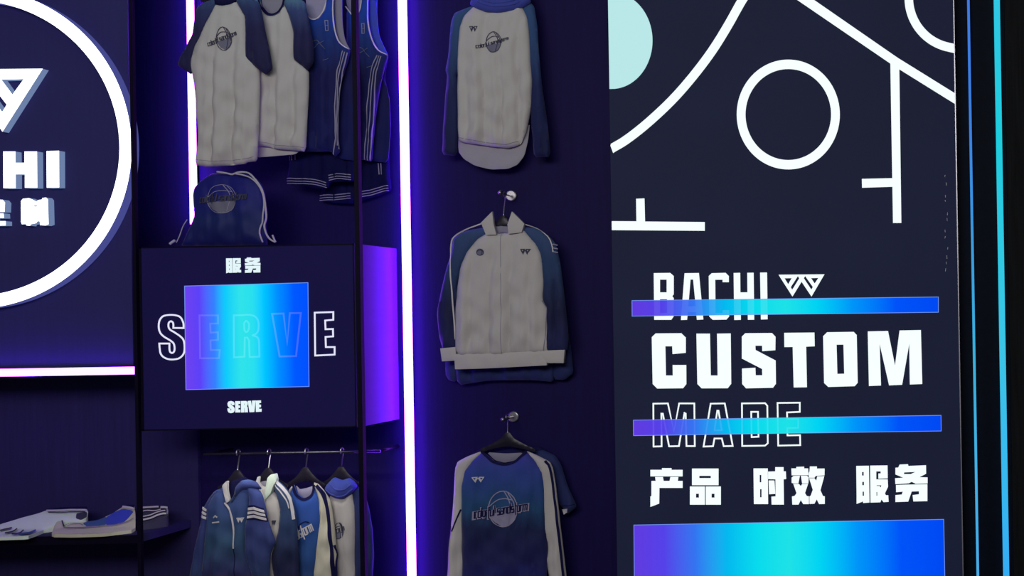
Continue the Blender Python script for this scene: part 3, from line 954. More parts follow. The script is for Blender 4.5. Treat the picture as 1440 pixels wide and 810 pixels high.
hd = Cloth(zh([(328, 22), (340, -30), (372, -90), (430, -125), (500, -125), (560, -90), (592, -35), (606, 12), (575, 32), (530, 48), (460, 60), (400, 55), (358, 40)]), HD - .012, T=.05, r=12, folds=.004, lam=30, seed=7)
hd.build('hood', M['hoodblue'], g)
for k, (y0, dy) in enumerate(((2, 34), (-18, 40), (-42, 36))):
    tube('hood_fold', [hd.place(-.004)(*zh([(x, y0 + dy * (1 - ((x - 462) / 110) ** 2) * .9)])[0]) for x in range(366, 562, 12)], .007, M['hoodblue'], hd.obj)
line_on('hem_seam', bd, [zh([(278, 628), (350, 643), (430, 655), (500, 662), (550, 645)])], .8, M['grey'], g, .001)
emblem_on(bd, 663, 38.5, 11.5, 8.5, M['ink'], g)
ball_print(bd, 696.5, 61, 10.5, 14.5, M['inkgrey'], M['ink'], g, .9, fill=[(-1, .25), (1, .1), (.8, .6), (.3, .95), (-.3, .95), (-.8, .65)])
chest_text(bd, 'colorful sandstorm', 673, 69.5, 718, 58, 3.2, .8, M['ink'], g, name='lettering')
hanger(708, -26, HD + .012, 78, 22, 'black hanger holding the white hooded raglan top', hook_to=(705, -46, dt * .6))

# half-zip track jacket and the blue jacket behind it
b, dt = wall_peg(719.5, 275.5, 704, 'chrome wall peg above the white track jacket')
JD = -0.12
zj = zoom(560, 240, 2.53)
g2 = garment('track_jacket', 700, 540, -0.05, 'blue track jacket mostly hidden behind the white track jacket on the centre wall', 'jacket')
Cloth(zj([(250, 250), (320, 225), (440, 225), (490, 250), (520, 400), (548, 640), (553, 700), (552, 752), (480, 745), (400, 745), (320, 747), (212, 764), (205, 640), (215, 400)]), -.045, T=.03, folds=.005, lam=22, seed=11).build('body', M['deep_blue'], g2)
Cloth(zj([(165, 560), (212, 560), (213, 700), (205, 752), (180, 745), (168, 725)]), -.04, T=.025, folds=.003, seed=12).build('sleeve', M['deep_blue'], g2)
Cloth(zj([(545, 600), (606, 570), (618, 660), (623, 720), (592, 745), (553, 742)]), -.04, T=.025, folds=.003, seed=13).build('sleeve', M['deep_blue'], g2)
g = garment('track_jacket', 703, 520, JD, 'white half-zip track jacket with blue sleeves on the centre wall peg', 'jacket')
ls = Cloth(zj([(318, 200), (240, 214), (197, 238), (189, 300), (178, 330), (155, 420), (139, 500), (146, 590), (160, 636), (210, 634), (206, 560), (208, 410), (225, 340), (250, 290), (285, 248), (325, 228)]), JD + .006, T=.03, r=8, folds=.004, lam=18, seed=14)
ls.build('sleeve', M['jacket_sleeve'], g)
rs = Cloth(zj([(436, 200), (490, 203), (540, 236), (562, 262), (577, 330), (592, 450), (607, 590), (601, 644), (522, 644), (528, 560), (528, 490), (510, 460), (514, 380), (503, 300), (484, 260), (440, 214)]), JD + .006, T=.032, r=8, folds=.005, lam=18, seed=15)
rs.build('sleeve', M['jacket_sleeve'], g)
bd = Cloth(zj([(318, 222), (280, 246), (246, 290), (224, 340), (211, 420), (205, 500), (204, 660), (330, 658), (534, 648), (540, 620), (533, 490), (515, 460), (520, 380), (510, 300), (490, 260), (447, 210), (430, 216), (400, 222), (350, 225)]), JD, T=.044, r=12, folds=.0065, lam=27, seed=16)
bd.build('body', M['white'], g)
Cloth(zj([(204, 652), (330, 650), (532, 640), (532, 692), (320, 703), (206, 706)]), JD, T=.036, r=8, folds=.003, rim=.8, lam=27, seed=17, smooth=0).build('hem_band', M['white'], g)
Cloth(zj([(154, 632), (208, 627), (211, 675), (160, 678)]), JD + .004, T=.034, r=6, folds=.001, rim=.8, smooth=0).build('cuff', M['white'], g)
Cloth(zj([(515, 640), (596, 637), (592, 684), (536, 684), (508, 668)]), JD + .002, T=.038, r=6, folds=.001, rim=.8, smooth=0).build('cuff', M['white'], g)
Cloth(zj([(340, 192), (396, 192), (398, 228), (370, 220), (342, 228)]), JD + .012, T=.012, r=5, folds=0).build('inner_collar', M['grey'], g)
Cloth(zj([(338, 146), (298, 186), (316, 230), (352, 228), (343, 190)]), JD - .014, T=.03, r=6, folds=.001, rim=.8, smooth=0).build('collar', M['white'], g)
Cloth(zj([(408, 146), (392, 192), (396, 226), (442, 220), (452, 190)]), JD - .014, T=.03, r=6, folds=.001, rim=.8, smooth=0).build('collar', M['white'], g)
line_on('piping', ls, [zj(spline([(300, 190), (240, 212), (202, 236), (192, 262), (190, 320), (193, 400), (200, 500), (206, 600)], 3))], 1.6, M['tape'], g, .004)
line_on('piping', rs, [zj(spline([(450, 190), (500, 208), (535, 235), (550, 262), (556, 290)], 3))], 1.3, M['tape'], g, .004)
line_on('piping', bd, [zj([(515, 462), (531, 490), (528, 560), (522, 640)])], .9, M['grey'], g, .002)
for k in range(3):
    line_on('sleeve_stripe', rs, [zj([(553, 262 + 13 * k), (571, 266 + 13 * k)])], 1.6, M['dimtape'], g, .003)
line_on('front_seam', bd, [zj([(370, 226), (373, 400), (374, 655)])], .7, M['grey'], g, .0005)
emblem_on(bd, 735, 350.5, 13, 7.5, M['ink'], g, 1.5)
ball_print(bd, 678, 355, 5, 4.5, M['inkgrey'], M['ink'], g, .9)
hanger(708, 303, JD + .014, 86, 22, 'black hanger holding the white track jacket', hook_to=(709.5, 274, dt * .62))

# long-sleeve tee and the navy tee behind it
b, dt = wall_peg(722.5, 586, 708, 'chrome wall peg above the blue long-sleeve shirt')
TD = -0.12
zt3 = zoom(560, 560, 3.24)
g2 = garment('short_sleeve_tee', 715, 860, -0.05, 'navy short-sleeve tee peeking out behind the blue long-sleeve shirt', 'tee')
Cloth(zt3([(380, 225), (640, 215), (705, 258), (690, 450), (688, 1000), (340, 1000), (330, 400), (330, 260)]), -.05, T=.03, folds=.004, seed=21).build('body', M['navy'], g2)
sl = Cloth(zt3([(590, 218), (660, 235), (716, 262), (741, 300), (772, 400), (812, 488), (808, 500), (772, 528), (752, 502), (690, 430), (640, 300)]), -.055, T=.032, r=8, folds=.004, lam=18, seed=22)
sl.build('sleeve', M['deep_blue'], g2)
patch_on('cuff_lining', sl, zt3([(750, 505), (778, 500), (775, 518), (758, 528)]), M['tape'], g2)
line_on('cuff_seam', sl, [zt3([(745, 490), (808, 482)])], .8, M['navy'], g2)
g = garment('long_sleeve_shirt', 712, 860, TD, 'blue fading long-sleeve shirt with white sleeves and ball print on the centre wall', 'shirt')
ls = Cloth(zt3([(388, 238), (320, 263), (272, 288), (260, 320), (255, 420), (245, 560), (230, 650), (220, 810), (214, 960), (285, 962), (294, 810), (296, 720), (290, 700), (297, 560), (297, 400), (312, 335), (348, 285)]), TD + .005, T=.03, r=8, folds=.005, lam=19, seed=23)
ls.build('sleeve', M['white'], g)
rs = Cloth(zt3([(582, 238), (640, 263), (692, 290), (706, 320), (722, 420), (742, 600), (767, 810), (780, 960), (700, 962), (688, 810), (674, 740), (684, 690), (664, 600), (660, 420), (652, 340), (622, 290)]), TD + .005, T=.032, r=8, folds=.005, lam=19, seed=24)
rs.build('sleeve', M['white'], g)
bd = Cloth(zt3([(385, 243), (340, 286), (305, 330), (291, 400), (289, 560), (294, 810), (296, 1005), (676, 1005), (676, 810), (682, 690), (680, 620), (672, 560), (668, 420), (660, 340), (630, 290), (585, 243), (560, 262), (530, 288), (485, 298), (440, 287), (412, 264)]), TD, T=.042, r=11, folds=.006, lam=25, seed=25, smooth=0)
bd.build('body', M['blue_fade'], g)
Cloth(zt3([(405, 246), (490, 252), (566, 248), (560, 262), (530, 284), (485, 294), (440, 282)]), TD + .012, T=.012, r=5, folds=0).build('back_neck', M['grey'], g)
line_on('neckband', bd, [zt3(spline([(382, 240), (412, 266), (440, 288), (485, 300), (530, 290), (560, 266), (590, 240)], 3))], 3.2, M['navy'], g, .004)
line_on('sleeve_stripe', ls, [zt3([(243, 580), (232, 680), (226, 810), (222, 955)])], 1.6, M['navy'], g, .003)
line_on('sleeve_stripe', ls, [zt3([(290, 505), (268, 560), (247, 605)])], 2.0, M['navy'], g, .002)
line_on('sleeve_stripe', rs, [zt3(spline([(672, 284), (696, 318), (712, 420), (734, 600), (757, 810), (768, 950)], 3))], 3.0, M['navy'], g, .003)
emblem_on(bd, 666.5, 669.5, 17, 8, M['tape'], g, 1.3)
BF = [(-.93, .25), (.9, .1), (.95, .3), (.75, .7), (.35, .98), (-.1, .98), (-.55, .75), (-.85, .5)]
ball_print(bd, 710, 714.5, 19.5, 25, M['dimtape'], M['dimtape'], g, 1.3, fill=BF)
chest_text(bd, 'colorful sandstorm', 668.5, 728.5, 745, 717, 9.0, 3.0, M['dimtape'], g, name='lettering_outline', lift=.004)
chest_text(bd, 'colorful sandstorm', 670, 727.5, 744, 716, 8.2, 1.5, M['navy'], g, name='lettering', lift=.0055)
hanger(714, 608, TD + .014, 80, 24, 'black hanger holding the blue long-sleeve shirt', hook_to=(713, 587, dt * .62))

# ---- upper left rail -----------------------------------------------------
RZ = P(400, -48, -0.2)
rl = thing('clothes_rail', (P(390, -48, -.2).x, -.2, RZ.z), 'black steel rail carrying the upper row of tees and jerseys', 'clothes rail')
tube('bar', [(P(200, -48, -.2).x, -.2, RZ.z), (P(560, -48, -.2).x, -.2, RZ.z)], .012, M['black'], rl, 12)
for u in (205, 552):
    x = P(u, -48, -.2).x
    tube('bracket', [(x, -.2, RZ.z), (x, -.001, RZ.z)], .009, M['black'], rl, 10)


def rail_hanger(u, v_top, d, w, rise, label, rail_z, rail_d=-.2):
    # hook lands on the rail, straight above the neck
    a = P(u, v_top, d)
    # find photo position of the rail point above
    hv = CV
    uu, k = u + 1.0, (DIST + rail_d) / FPX
    vv = CV + ((EYE - rail_z - .004) / k - (uu - CU) * RS) / RC
    return hanger(u, v_top, d, w, rise, label, hook_to=(uu, vv, rail_d))


zA, zD, zB, zC = zoom(240, 0, 6.75), zoom(240, 110, 6.0), zoom(400, 0, 6.75), zoom(400, 110, 4.26)
D1 = -0.28
g = garment('raglan_tee', 318, 233, D1, 'white raglan tee with navy sleeves hanging in front at the left violet strip', 'tee', 'raglan tees on the upper rail')
ls = Cloth(zA([(440, 20), (430, -10), (340, 15), (250, 70), (226, 200), (206, 330), (170, 400), (90, 560), (74, 622), (206, 715), (210, 580), (245, 440), (300, 330), (355, 220), (415, 110)]), D1 + .006, T=.026, r=8, folds=.004, lam=18, seed=31)
ls.build('sleeve', M['front_sleeve'], g)
rs = Cloth(zA([(620, 5), (690, -20), (790, -5), (842, 25), (870, 140), (900, 300), (940, 480), (966, 640), (956, 668), (905, 711), (850, 667), (708, 555), (716, 400), (712, 160), (672, 95)]), D1 - .012, T=.03, r=8, folds=.004, lam=18, seed=32)
rs.build('sleeve', M['front_sleeve'], g)
bd = Cloth(zA([(430, 45), (400, 110), (340, 220), (285, 330), (235, 430), (199, 580), (208, 700)]) + [(273, 118), (278.3, 177), (279.5, 192), (275.3, 232), (290, 234.7), (307, 234), (345, 230.8), (347.5, 228.2), (361, 226.7), (363, 203), (364.5, 160), (365.5, 127), (365, 98), (352, 80)]
           + zA([(725, 400), (720, 150), (680, 88), (625, 12), (560, 45), (500, 55)]), D1, T=.04, r=11, folds=.0075, lam=27, seed=33)
bd.build('body', M['white'], g)
Cloth(zA([(425, 45), (500, 58), (565, 48), (632, 15), (640, -60), (560, -80), (480, -75), (415, -30)]), D1 - .004, T=.03, r=6, folds=.001).build('neckband', M['navy'], g)
line_on('hem_seam', bd, [[(277, 225), (306, 228), (345, 224.5), (360, 221)]], .7, M['grey'], g, .0005)
ball_print(bd, *zA([(535, 380)])[0], 9.5, 16, M['inkgrey'], M['ink'], g, .9, fill=[(-.9, .3), (.9, -.1), (.8, .5), (.3, 1), (-.4, .8)])
chest_text(bd, 'colorful sandstorm', *zA([(395, 452)])[0], *zA([(650, 340)])[0], 4.0, .8, M['ink'], g)
rail_hanger(318, -22, D1 + .014, 72, 22, 'black hanger holding the front raglan tee', RZ.z)

D2 = -0.235
g = garment('raglan_tee', 395, 218, D2, 'white raglan tee with teal-lit shoulders hanging second on the upper rail', 'tee', 'raglan tees on the upper rail')
Cloth([(356, 190), (425, 190), (427, 208), (415, 217), (390, 219.3), (360, 221.5)], D2 + .02, T=.012, folds=.002, seed=41).build('back_tail', M['white'], g)
ls = Cloth([(368, -2), (350, 2), (340, 40), (335, 80), (362, 95), (364, 50)], D2 + .01, T=.026, folds=.003, seed=42)
ls.build('sleeve', M['tee_sleeve'], g)
rs = Cloth([(399, 4), (404, -5), (418, -4), (429, 3), (433, 22), (437, 44), (441, 64), (441, 88), (433, 99.5), (424, 92), (413.5, 83.5), (413, 60), (413, 44), (407, 22)], D2 - .01, T=.03, r=8, folds=.004, lam=18, seed=43)
rs.build('sleeve', M['tee_sleeve'], g)
bd = Cloth([(366, 2), (369, 12), (376, 20.5), (385, 22), (394, 17), (401, 5), (408, 18), (414.5, 43), (414, 84), (434.5, 99), (434.5, 127), (432.5, 160), (430, 213.5), (413, 211.5), (390, 210.2), (378, 206.5), (358, 205), (352, 120), (352, 40), (358, 8)], D2, T=.036, r=10, folds=.0065, lam=24, seed=44)
bd.build('body', M['white'], g)
Cloth([(367, -12), (402, -12), (402, 4), (394, 15), (385, 19.5), (377, 18), (369, 8)], D2 + .012, T=.012, folds=0).build('back_neck', M['grey'], g)
line_on('neckband', bd, [spline([(365, -6), (368, 8), (376, 19.5), (385, 21.5), (395, 16), (402, 3), (404, -6)], 3)], 2.6, M['navy'], g, .004)
line_on('hem_seam', bd, [[(362, 200), (378, 201.5), (390, 205), (413, 206.5), (429, 208)]], .7, M['grey'], g, .0005)
rail_hanger(386, -24, D2 + .016, 60, 22, 'black hanger holding the second raglan tee', RZ.z)

# basketball jerseys with shorts
def jersey(D, label, body, back, inner, neck, arm_f, arm_b, stripes, num, emb, hz, seed, lining):
    g = garment('basketball_jersey', hz[0], 222, D, label, 'jersey', 'jerseys on the upper rail')
    Cloth(back, D + .035, T=.014, r=7, folds=.003, lam=20, seed=seed).build('back_panel', M['jersey'], g)
    Cloth(inner, D + .022, T=.008, r=5, folds=.001, smooth=1).build('inner_back', M['dimtape'], g)
    Cloth(arm_f[::-1] + arm_b, D + .016, T=.006, r=5, folds=0, smooth=0).build('armhole_lining', M[lining], g)
    bd = Cloth(body, D, T=.032, r=8, folds=.005, lam=19, seed=seed + 1)
    bd.build('front_panel', M['jersey'], g)
    line_on('neck_trim', bd, [neck], 1.6, M['tape'], g, .003)
    line_on('armhole_trim', bd, [arm_f], 1.4, M['tape'], g, .003)
    bk = Cloth(back, D + .03, T=.014, r=7, folds=0)
    line_on('armhole_trim', bk, [arm_b], 1.2, M['dimtape'], g, .004)
    for s in stripes:
        line_on('side_stripe', bd, [s], 1.2, M['dimtape'], g, .003)
    u, v = num
    line_on('number', bd, [[(u, v), (u + 3.6, v), (u + 3.8, v + 6.5), (u + 3.8, v + 14), (u + .3, v + 14), (u + .2, v + 6.5)], [(u + .4, v + 6.8), (u + 3.6, v + 6.8)]], .8, M['dimtape'], g, .003, closed=True)
    u, v = emb
    line_on('ball_outline', bd, [spline([(u, v), (u + 8, v - 3), (u + 14, v + 4), (u + 20, v + 10)], 3), spline([(u + 2, v + 10), (u + 9, v + 3), (u + 18, v - 2)], 3), [(u + 16, v + 25), (u + 24, v + 23)]], .6, M['inkgrey'], g, .003)
    return g, bd


D3 = -0.19
jersey(D3, 'navy basketball jersey hanging left of the black upright beside the second raglan tee',
       [(432, 18), (436, 26), (443, 28.5), (450, 25.5), (458, 13), (461.5, -12), (469.6, -12), (470, 22), (472.6, 44), (477, 58), (484.5, 65), (492.6, 70), (490, 84), (486, 97), (480, 118), (477, 140), (476, 170), (475, 195), (479, 213), (471, 220.5), (466, 213), (445, 213.5), (426, 212.5), (424, 180), (422, 100), (426, 40)],
       [(468, -12), (482, -12), (482, 30), (484, 50), (488, 62), (493, 70), (502, 84), (505, 110), (506, 200), (502, 226), (480, 224), (465, 212), (460, 120), (462, 30)],
       [(430, -10), (463, -10), (460, 12), (451, 26), (443, 28), (436, 26), (431, 16)],
       spline([(430, 10), (433, 20), (437, 26), (443, 28), (450, 25), (457, 14), (460.5, 0), (461.5, -10)], 3),
       spline([(469.8, -10), (470, 22), (472.6, 44), (477, 58), (484, 65), (492, 69.5)], 3),
       spline([(480.8, 0), (481.5, 30), (483.7, 49), (487.4, 61), (492.6, 70)], 3),
       [spline(zB(q), 3) + e for q, e in (([(572, 490), (556, 560), (525, 650), (512, 760)], [(473, 150), (474, 195), (471, 218)]), ([(590, 500), (572, 580), (540, 670), (520, 790)], [(475, 170), (476, 205)]), ([(612, 505), (590, 600), (565, 680)], [(479, 125), (477, 160), (478, 210)]))],
       zB([(411, 206)])[0], zB([(275, 410)])[0], (462, 222), 51, 'grey')
rail_hanger(452, -24, D3 + .016, 46, 16, 'black hanger holding the jersey left of the black upright', RZ.z)
D4 = -0.10
jersey(D4, 'navy basketball jersey hanging right of the black upright beside the tall violet strip',
       [(488, 10), (497, 22), (503, 24), (508, 12), (511, -12), (518.5, -12), (518.5, 25), (521, 44), (526, 59), (533, 71), (546, 78), (542, 92), (535, 120), (529, 160), (525, 200), (523, 227.5), (512, 225), (496, 222), (492, 150), (488, 80)],
       [(518, -12), (531, -12), (530, 22), (533, 49), (539, 64), (546, 78), (543, 95), (541, 110), (548, 140), (549.5, 180), (546, 229), (518, 226), (512, 120), (514, 20)],
       [(486, -10), (513, -10), (508, 14), (503, 23), (496, 22), (488, 8)],
       spline([(488, 10), (496, 21), (503, 23), (508, 12), (511, -8)], 3),
       spline([(518.6, -10), (518.6, 25), (521, 44), (526, 59), (533, 71), (545.5, 77.5)], 3),
       spline([(529.8, 4), (530.4, 22), (533.3, 49), (539.3, 64), (546, 78)], 3),
       [spline(zB([(895, 530), (865, 610), (840, 700), (826, 800)]) + [(519, 160), (514, 225)], 3), spline(zB([(915, 535), (885, 630), (860, 730)]) + [(524, 150), (518, 226)], 3), spline(zB([(935, 540), (905, 640), (880, 730)]) + [(528.5, 150), (522, 226)], 3)],
       zB([(748, 230)])[0], zB([(690, 480)])[0], (520, 226), 61, 'bright_blue')  # bright blue lining stands for the violet strip's light shining through
rail_hanger(507, -24, D4 + .016, 42, 16, 'black hanger holding the jersey right of the black upright', RZ.z)


def shorts(D, label, outline, hems, ties, u):
    g = garment('basketball_shorts', u, 280, D, label, 'shorts', 'shorts below the jerseys')
    c = Cloth(outline, D, T=.026, r=7, folds=.005, lam=17, seed=int(u))
    c.build('legs', M['short'], g)
    for h in hems:
        for k, off in enumerate((-3.6, 0, 3.2)):
            line_on('hem_stripe', c, [[(x, y + off) for x, y in h]], 1.1, M['dimtape'], g, .003)
    for t in ties:
        line_on('side_stripe', c, [t], 1.2, M['dimtape'], g, .003)
    return g


shorts(-0.122, 'navy shorts with pale hem stripes hanging below the left jersey', [(409, 190), (498, 190), (500, 245), (498, 255), (465, 256), (462, 264), (450, 266), (420, 260), (404, 258.5), (408, 230)],
       [spline([(405.5, 255), (430, 255.5), (447, 257), (461, 261)], 3), spline([(465, 251), (475, 248), (496, 250)], 3)], [[(408.5, 220), (409, 226)], [(412.5, 219), (413, 226)], [(416.5, 218), (417, 225)]], 455)
shorts(-0.036, 'navy shorts with pale hem stripes hanging lowest beside the tall violet strip', [(456, 200), (546, 200), (549, 250), (550.5, 268), (530, 276), (506, 283), (500, 278), (497, 287), (470, 286), (449, 282), (456, 250)],
       [spline([(450.5, 279), (470, 278), (485, 277), (496, 276)], 3), spline([(506, 275), (525, 271), (540, 266), (548, 265)], 3)], [[(533.5, 230), (536, 246)], [(537, 230), (539, 246)]], 505)

# ---- drawstring bag on the box -------------------------------------------
zG = zoom(240, 230, 7.04)
BGD = -0.29
vb = 230 + 795 / 7.04 + 3.2
g = garment('drawstring_bag', 325, vb, BGD, 'navy drawstring bag with ball print standing on the SERVE box', 'bag')
bg = Cloth(zG([(240, 250), (290, 180), (390, 112), (440, 97), (540, 97), (640, 107), (720, 102), (790, 112), (850, 150), (900, 200), (930, 280), (946, 400), (942, 500), (950, 640), (955, 740)]) + [(376, vb - 1), (374, vb), (259, vb), (257, vb - 1.5)] + zG([(200, 620), (236, 520), (226, 400), (230, 300)]),
           BGD, T=.06, r=22, folds=.006, lam=30, seed=71, rim=.12)
bg.build('sack', M['bag'], g)
ball_print(bg, *zG([(548, 357)])[0], 20.5, 20, M['inkgrey'], M['dimtape'], g, .7, fill=BF)
chest_text(bg, 'colorful sandstorm', *zG([(330, 395)])[0], *zG([(790, 360)])[0], 6.5, 1.5, M['ink'], g)


def bag_pt(u, v, off):
    return P(u, v, BGD) - Vector((0, off, 0))


for nm, q, r in (('cord', [(525, 95), (600, 105), (650, 115), (700, 97), (760, 93), (820, 108), (880, 170), (930, 240), (960, 320), (975, 420), (985, 540), (965, 620), (985, 700), (1020, 752), (1072, 782)], .0042),
                 ('cord', [(700, 112), (790, 130), (870, 180), (925, 250), (955, 330), (962, 420), (950, 520), (945, 590), (925, 640), (920, 700), (950, 785)], .0036),
                 ('cord', [(205, 560), (165, 625), (130, 720), (98, 788)], .002), ('cord_end', [(1078, 782), (1065, 760), (1045, 712)], .004), ('cord_end', [(35, 800), (60, 782), (85, 765)], .006)):
    n = len(q)
    tube(nm, [bag_pt(u, v, .05 if nm == 'cord' and r > .003 and k < 5 else .03) for k, (u, v) in enumerate(spline(zG(q), 4))], r, M['cord'], g, 6)

# ---- lower hanging rail --------------------------------------------------
LR = P(385, 637, -0.2)
rl = thing('clothes_rail', LR, 'thin dark steel rail below the SERVE box carrying jackets', 'clothes rail')
xa, xb = P(287, 638, -.2).x, P(535, 634, -.2).x
tube('bar', [(xa, -.2, LR.z), (xb, -.2, LR.z)], .0065, M['steel'], rl, 10)
for x in (xa + .01, xb - .01):
    tube('bracket', [(x, -.2, LR.z), (x, -.001, LR.z)], .007, M['black'], rl, 8)
zl = zoom(240, 600, 3.858)
E1 = -0.27
g = garment('track_jacket', 330, 850, E1, 'blue track jacket with three white sleeve stripes hanging leftmost below the SERVE box', 'jacket', 'jackets and tops on the lower rail')
SL = dict(du=0.0002, uc=330)
ls = Cloth(zl([(312, 318), (240, 348), (206, 394), (180, 440), (164, 520), (140, 620), (105, 810), (85, 960), (165, 962), (176, 810), (192, 640), (205, 520), (210, 440), (245, 378)]), E1 + .008, T=.03, r=8, folds=.004, lam=18, seed=81, **SL)
ls.build('sleeve', M['track_sleeve'], g)
bd = Cloth(zl([(300, 325), (232, 372), (202, 440), (198, 520), (185, 640), (170, 810), (166, 1000), (475, 1000), (455, 810), (415, 700), (412, 560), (425, 470), (440, 400), (465, 335), (400, 300), (360, 340), (330, 400)]), E1, T=.04, r=10, folds=.006, lam=26, seed=82, **SL)
bd.build('body', M['track'], g)
rs = Cloth(zl([(405, 292), (455, 318), (497, 365), (517, 440), (527, 500), (551, 570), (570, 625), (542, 690), (535, 810), (540, 960), (455, 962), (450, 810), (408, 700), (405, 560), (424, 450), (432, 395)]), E1 - .01, T=.038, r=9, folds=.006, lam=20, seed=83, **SL)
rs.build('sleeve', M['track_sleeve'], g)
for k in range(3):
    y = 21.5 * k
    patch_on('sleeve_stripe', rs, zl([(428, 437 + y), (470, 430 + y), (514 + 4 * k, 450 + y), (517 + 4 * k, 464 + y), (470, 444 + y), (429, 451 + y)]), M['tape'], g)
    patch_on('sleeve_stripe', ls, zl([(181 - 4 * k, 432 + y), (203 - k, 446 + y), (202 - k, 458 + y), (178 - 4 * k, 445 + y)]), M['tape'], g)
patch_on('stripe_ground', rs, zl([(426, 425), (470, 420), (512, 440), (530, 515), (470, 500), (424, 502)]), M['navy'], g, .001)
Cloth(zl([(312, 322), (330, 285), (390, 270), (420, 280), (400, 330), (345, 390), (318, 395)]), E1 + .012, T=.012, folds=0).build('inner_collar', M['navy'], g)
cl = Cloth(zl([(345, 372), (355, 325), (385, 292), (420, 286), (465, 298), (496, 340), (450, 338), (400, 345), (365, 375), (332, 418), (325, 398)]), E1 - .012, T=.034, r=6, folds=.003, seed=84, **SL)
cl.build('collar', M['track_sleeve'], g)
Cloth(zl([(288, 318), (314, 290), (313, 350), (326, 402), (310, 412), (294, 350)]), E1 - .012, T=.03, r=5, folds=.001, rim=.8, **SL).build('collar', M['tape'], g)
line_on('zip', bd, [zl(spline([(308, 408), (330, 440), (346, 490), (354, 560), (360, 655)], 4))], 2.2, M['tape'], g, .003)
line_on('zip', bd, [zl([(360, 655), (364, 800), (366, 990)])], .9, M['navy'], g, .002)
emblem_on(bd, *zl([(374, 489)])[0], 9, 6.5, M['tape'], g, 1.2)
line_on('emblem', bd, [zl([(240, 517), (285, 510)]), zl([(248, 490), (262, 478), (275, 486)])], 1.8, M['tape'], g, .003)

E2 = -0.225
g = garment('track_jacket', 400, 850, E2, 'white collared track jacket with dark blue sleeve second on the lower rail', 'jacket', 'jackets and tops on the lower rail')
bd = Cloth(zl([(482, 300), (505, 325), (530, 330), (560, 350), (598, 400), (605, 470), (596, 560), (580, 620), (575, 810), (585, 1000), (470, 1000), (480, 600), (470, 400)]), E2, T=.036, r=9, folds=.005, lam=20, seed=91)
bd.build('body', M['white'], g)
rs = Cloth(zl([(575, 285), (622, 325), (657, 378), (670, 430), (683, 500), (689, 600), (694, 810), (694, 960), (590, 962), (560, 810), (548, 700), (568, 628), (588, 560), (598, 460), (585, 390), (562, 335)]), E2 - .008, T=.034, r=8, folds=.005, lam=19, seed=92)
rs.build('sleeve', M['jacket_sleeve'], g)
Cloth(zl([(528, 310), (535, 275), (552, 258), (576, 252), (584, 292), (566, 318), (552, 360), (530, 385), (514, 400)]), E2 - .012, T=.034, r=6, folds=.002, rim=.8).build('collar', M['mint'], g)
Cloth(zl([(480, 270), (486, 272), (482, 300), (500, 350), (518, 405), (508, 412), (488, 360), (468, 305)]), E2 - .014, T=.03, r=4, folds=0, rim=.8).build('collar', M['tape'], g)
Cloth(zl([(484, 300), (520, 290), (535, 320), (520, 390), (500, 345)]), E2 + .012, T=.012, folds=0).build('inner_collar', M['grey'], g)
line_on('sleeve_stripe', rs, [zl(spline([(580, 296), (620, 334), (652, 384), (666, 440), (676, 500)], 3))], 3.0, M['tape'], g, .003)
line_on('sleeve_stripe', rs, [zl(spline([(572, 312), (606, 345), (638, 395), (652, 440)], 3))], 1.4, M['tape'], g, .003)
emblem_on(bd, *zl([(560, 506)])[0], 5.5, 5.5, M['ink'], g, 1.6)

E3 = -0.185
g = garment('long_sleeve_shirt', 435, 850, E3, 'blue shirt with cream sleeve and white print third on the lower rail', 'shirt', 'jackets and tops on the lower rail')
bd = Cloth(zl([(672, 318), (650, 350), (655, 400), (660, 520), (680, 640), (680, 810), (685, 1000), (785, 1000), (785, 810), (805, 650), (820, 500), (815, 400), (788, 318), (770, 368), (730, 390), (692, 370)]), E3, T=.034, r=9, folds=.004, lam=20, seed=101)
bd.build('body', M['royal'], g)
rs = Cloth(zl([(778, 302), (800, 310), (832, 345), (868, 400), (884, 500), (905, 690), (905, 810), (912, 960), (775, 962), (778, 810), (798, 650), (814, 500), (808, 400)]), E3 - .008, T=.036, r=9, folds=.007, lam=22, seed=102)
rs.build('sleeve', M['cream'], g)
ls = Cloth(zl([(674, 315), (655, 325), (632, 360), (625, 480), (640, 600), (665, 500), (660, 380)]), E3 + .008, T=.026, folds=.003, seed=103)
ls.build('sleeve', M['white'], g)
Cloth(zl([(680, 318), (700, 340), (740, 332), (778, 320), (770, 366), (730, 388), (694, 368)]), E3 + .012, T=.012, folds=0).build('back_neck', M['dimtape'], g)
line_on('neckband', bd, [zl(spline([(672, 312), (678, 345), (694, 374), (730, 392), (768, 374), (782, 345), (786, 312)], 3))], 3.4, M['navy'], g, .004)
line_on('sleeve_stripe', rs, [zl(spline([(800, 316), (835, 362), (858, 440), (872, 560), (886, 700), (894, 950)], 3))], 4.2, M['navy'], g, .003)
line_on('sleeve_stripe', rs, [zl(spline([(895, 640), (908, 690), (902, 760), (908, 950)], 3))], 2.4, M['navy'], g, .003)
chest_text(bd, 'ulstorm', *zl([(700, 608)])[0], *zl([(788, 560)])[0], 9.5, 1.5, M['tape'], g)
line_on('ball_outline', bd, [zl(spline([(700, 560), (712, 530), (740, 512), (765, 515)], 3))], 1.4, M['navy'], g)

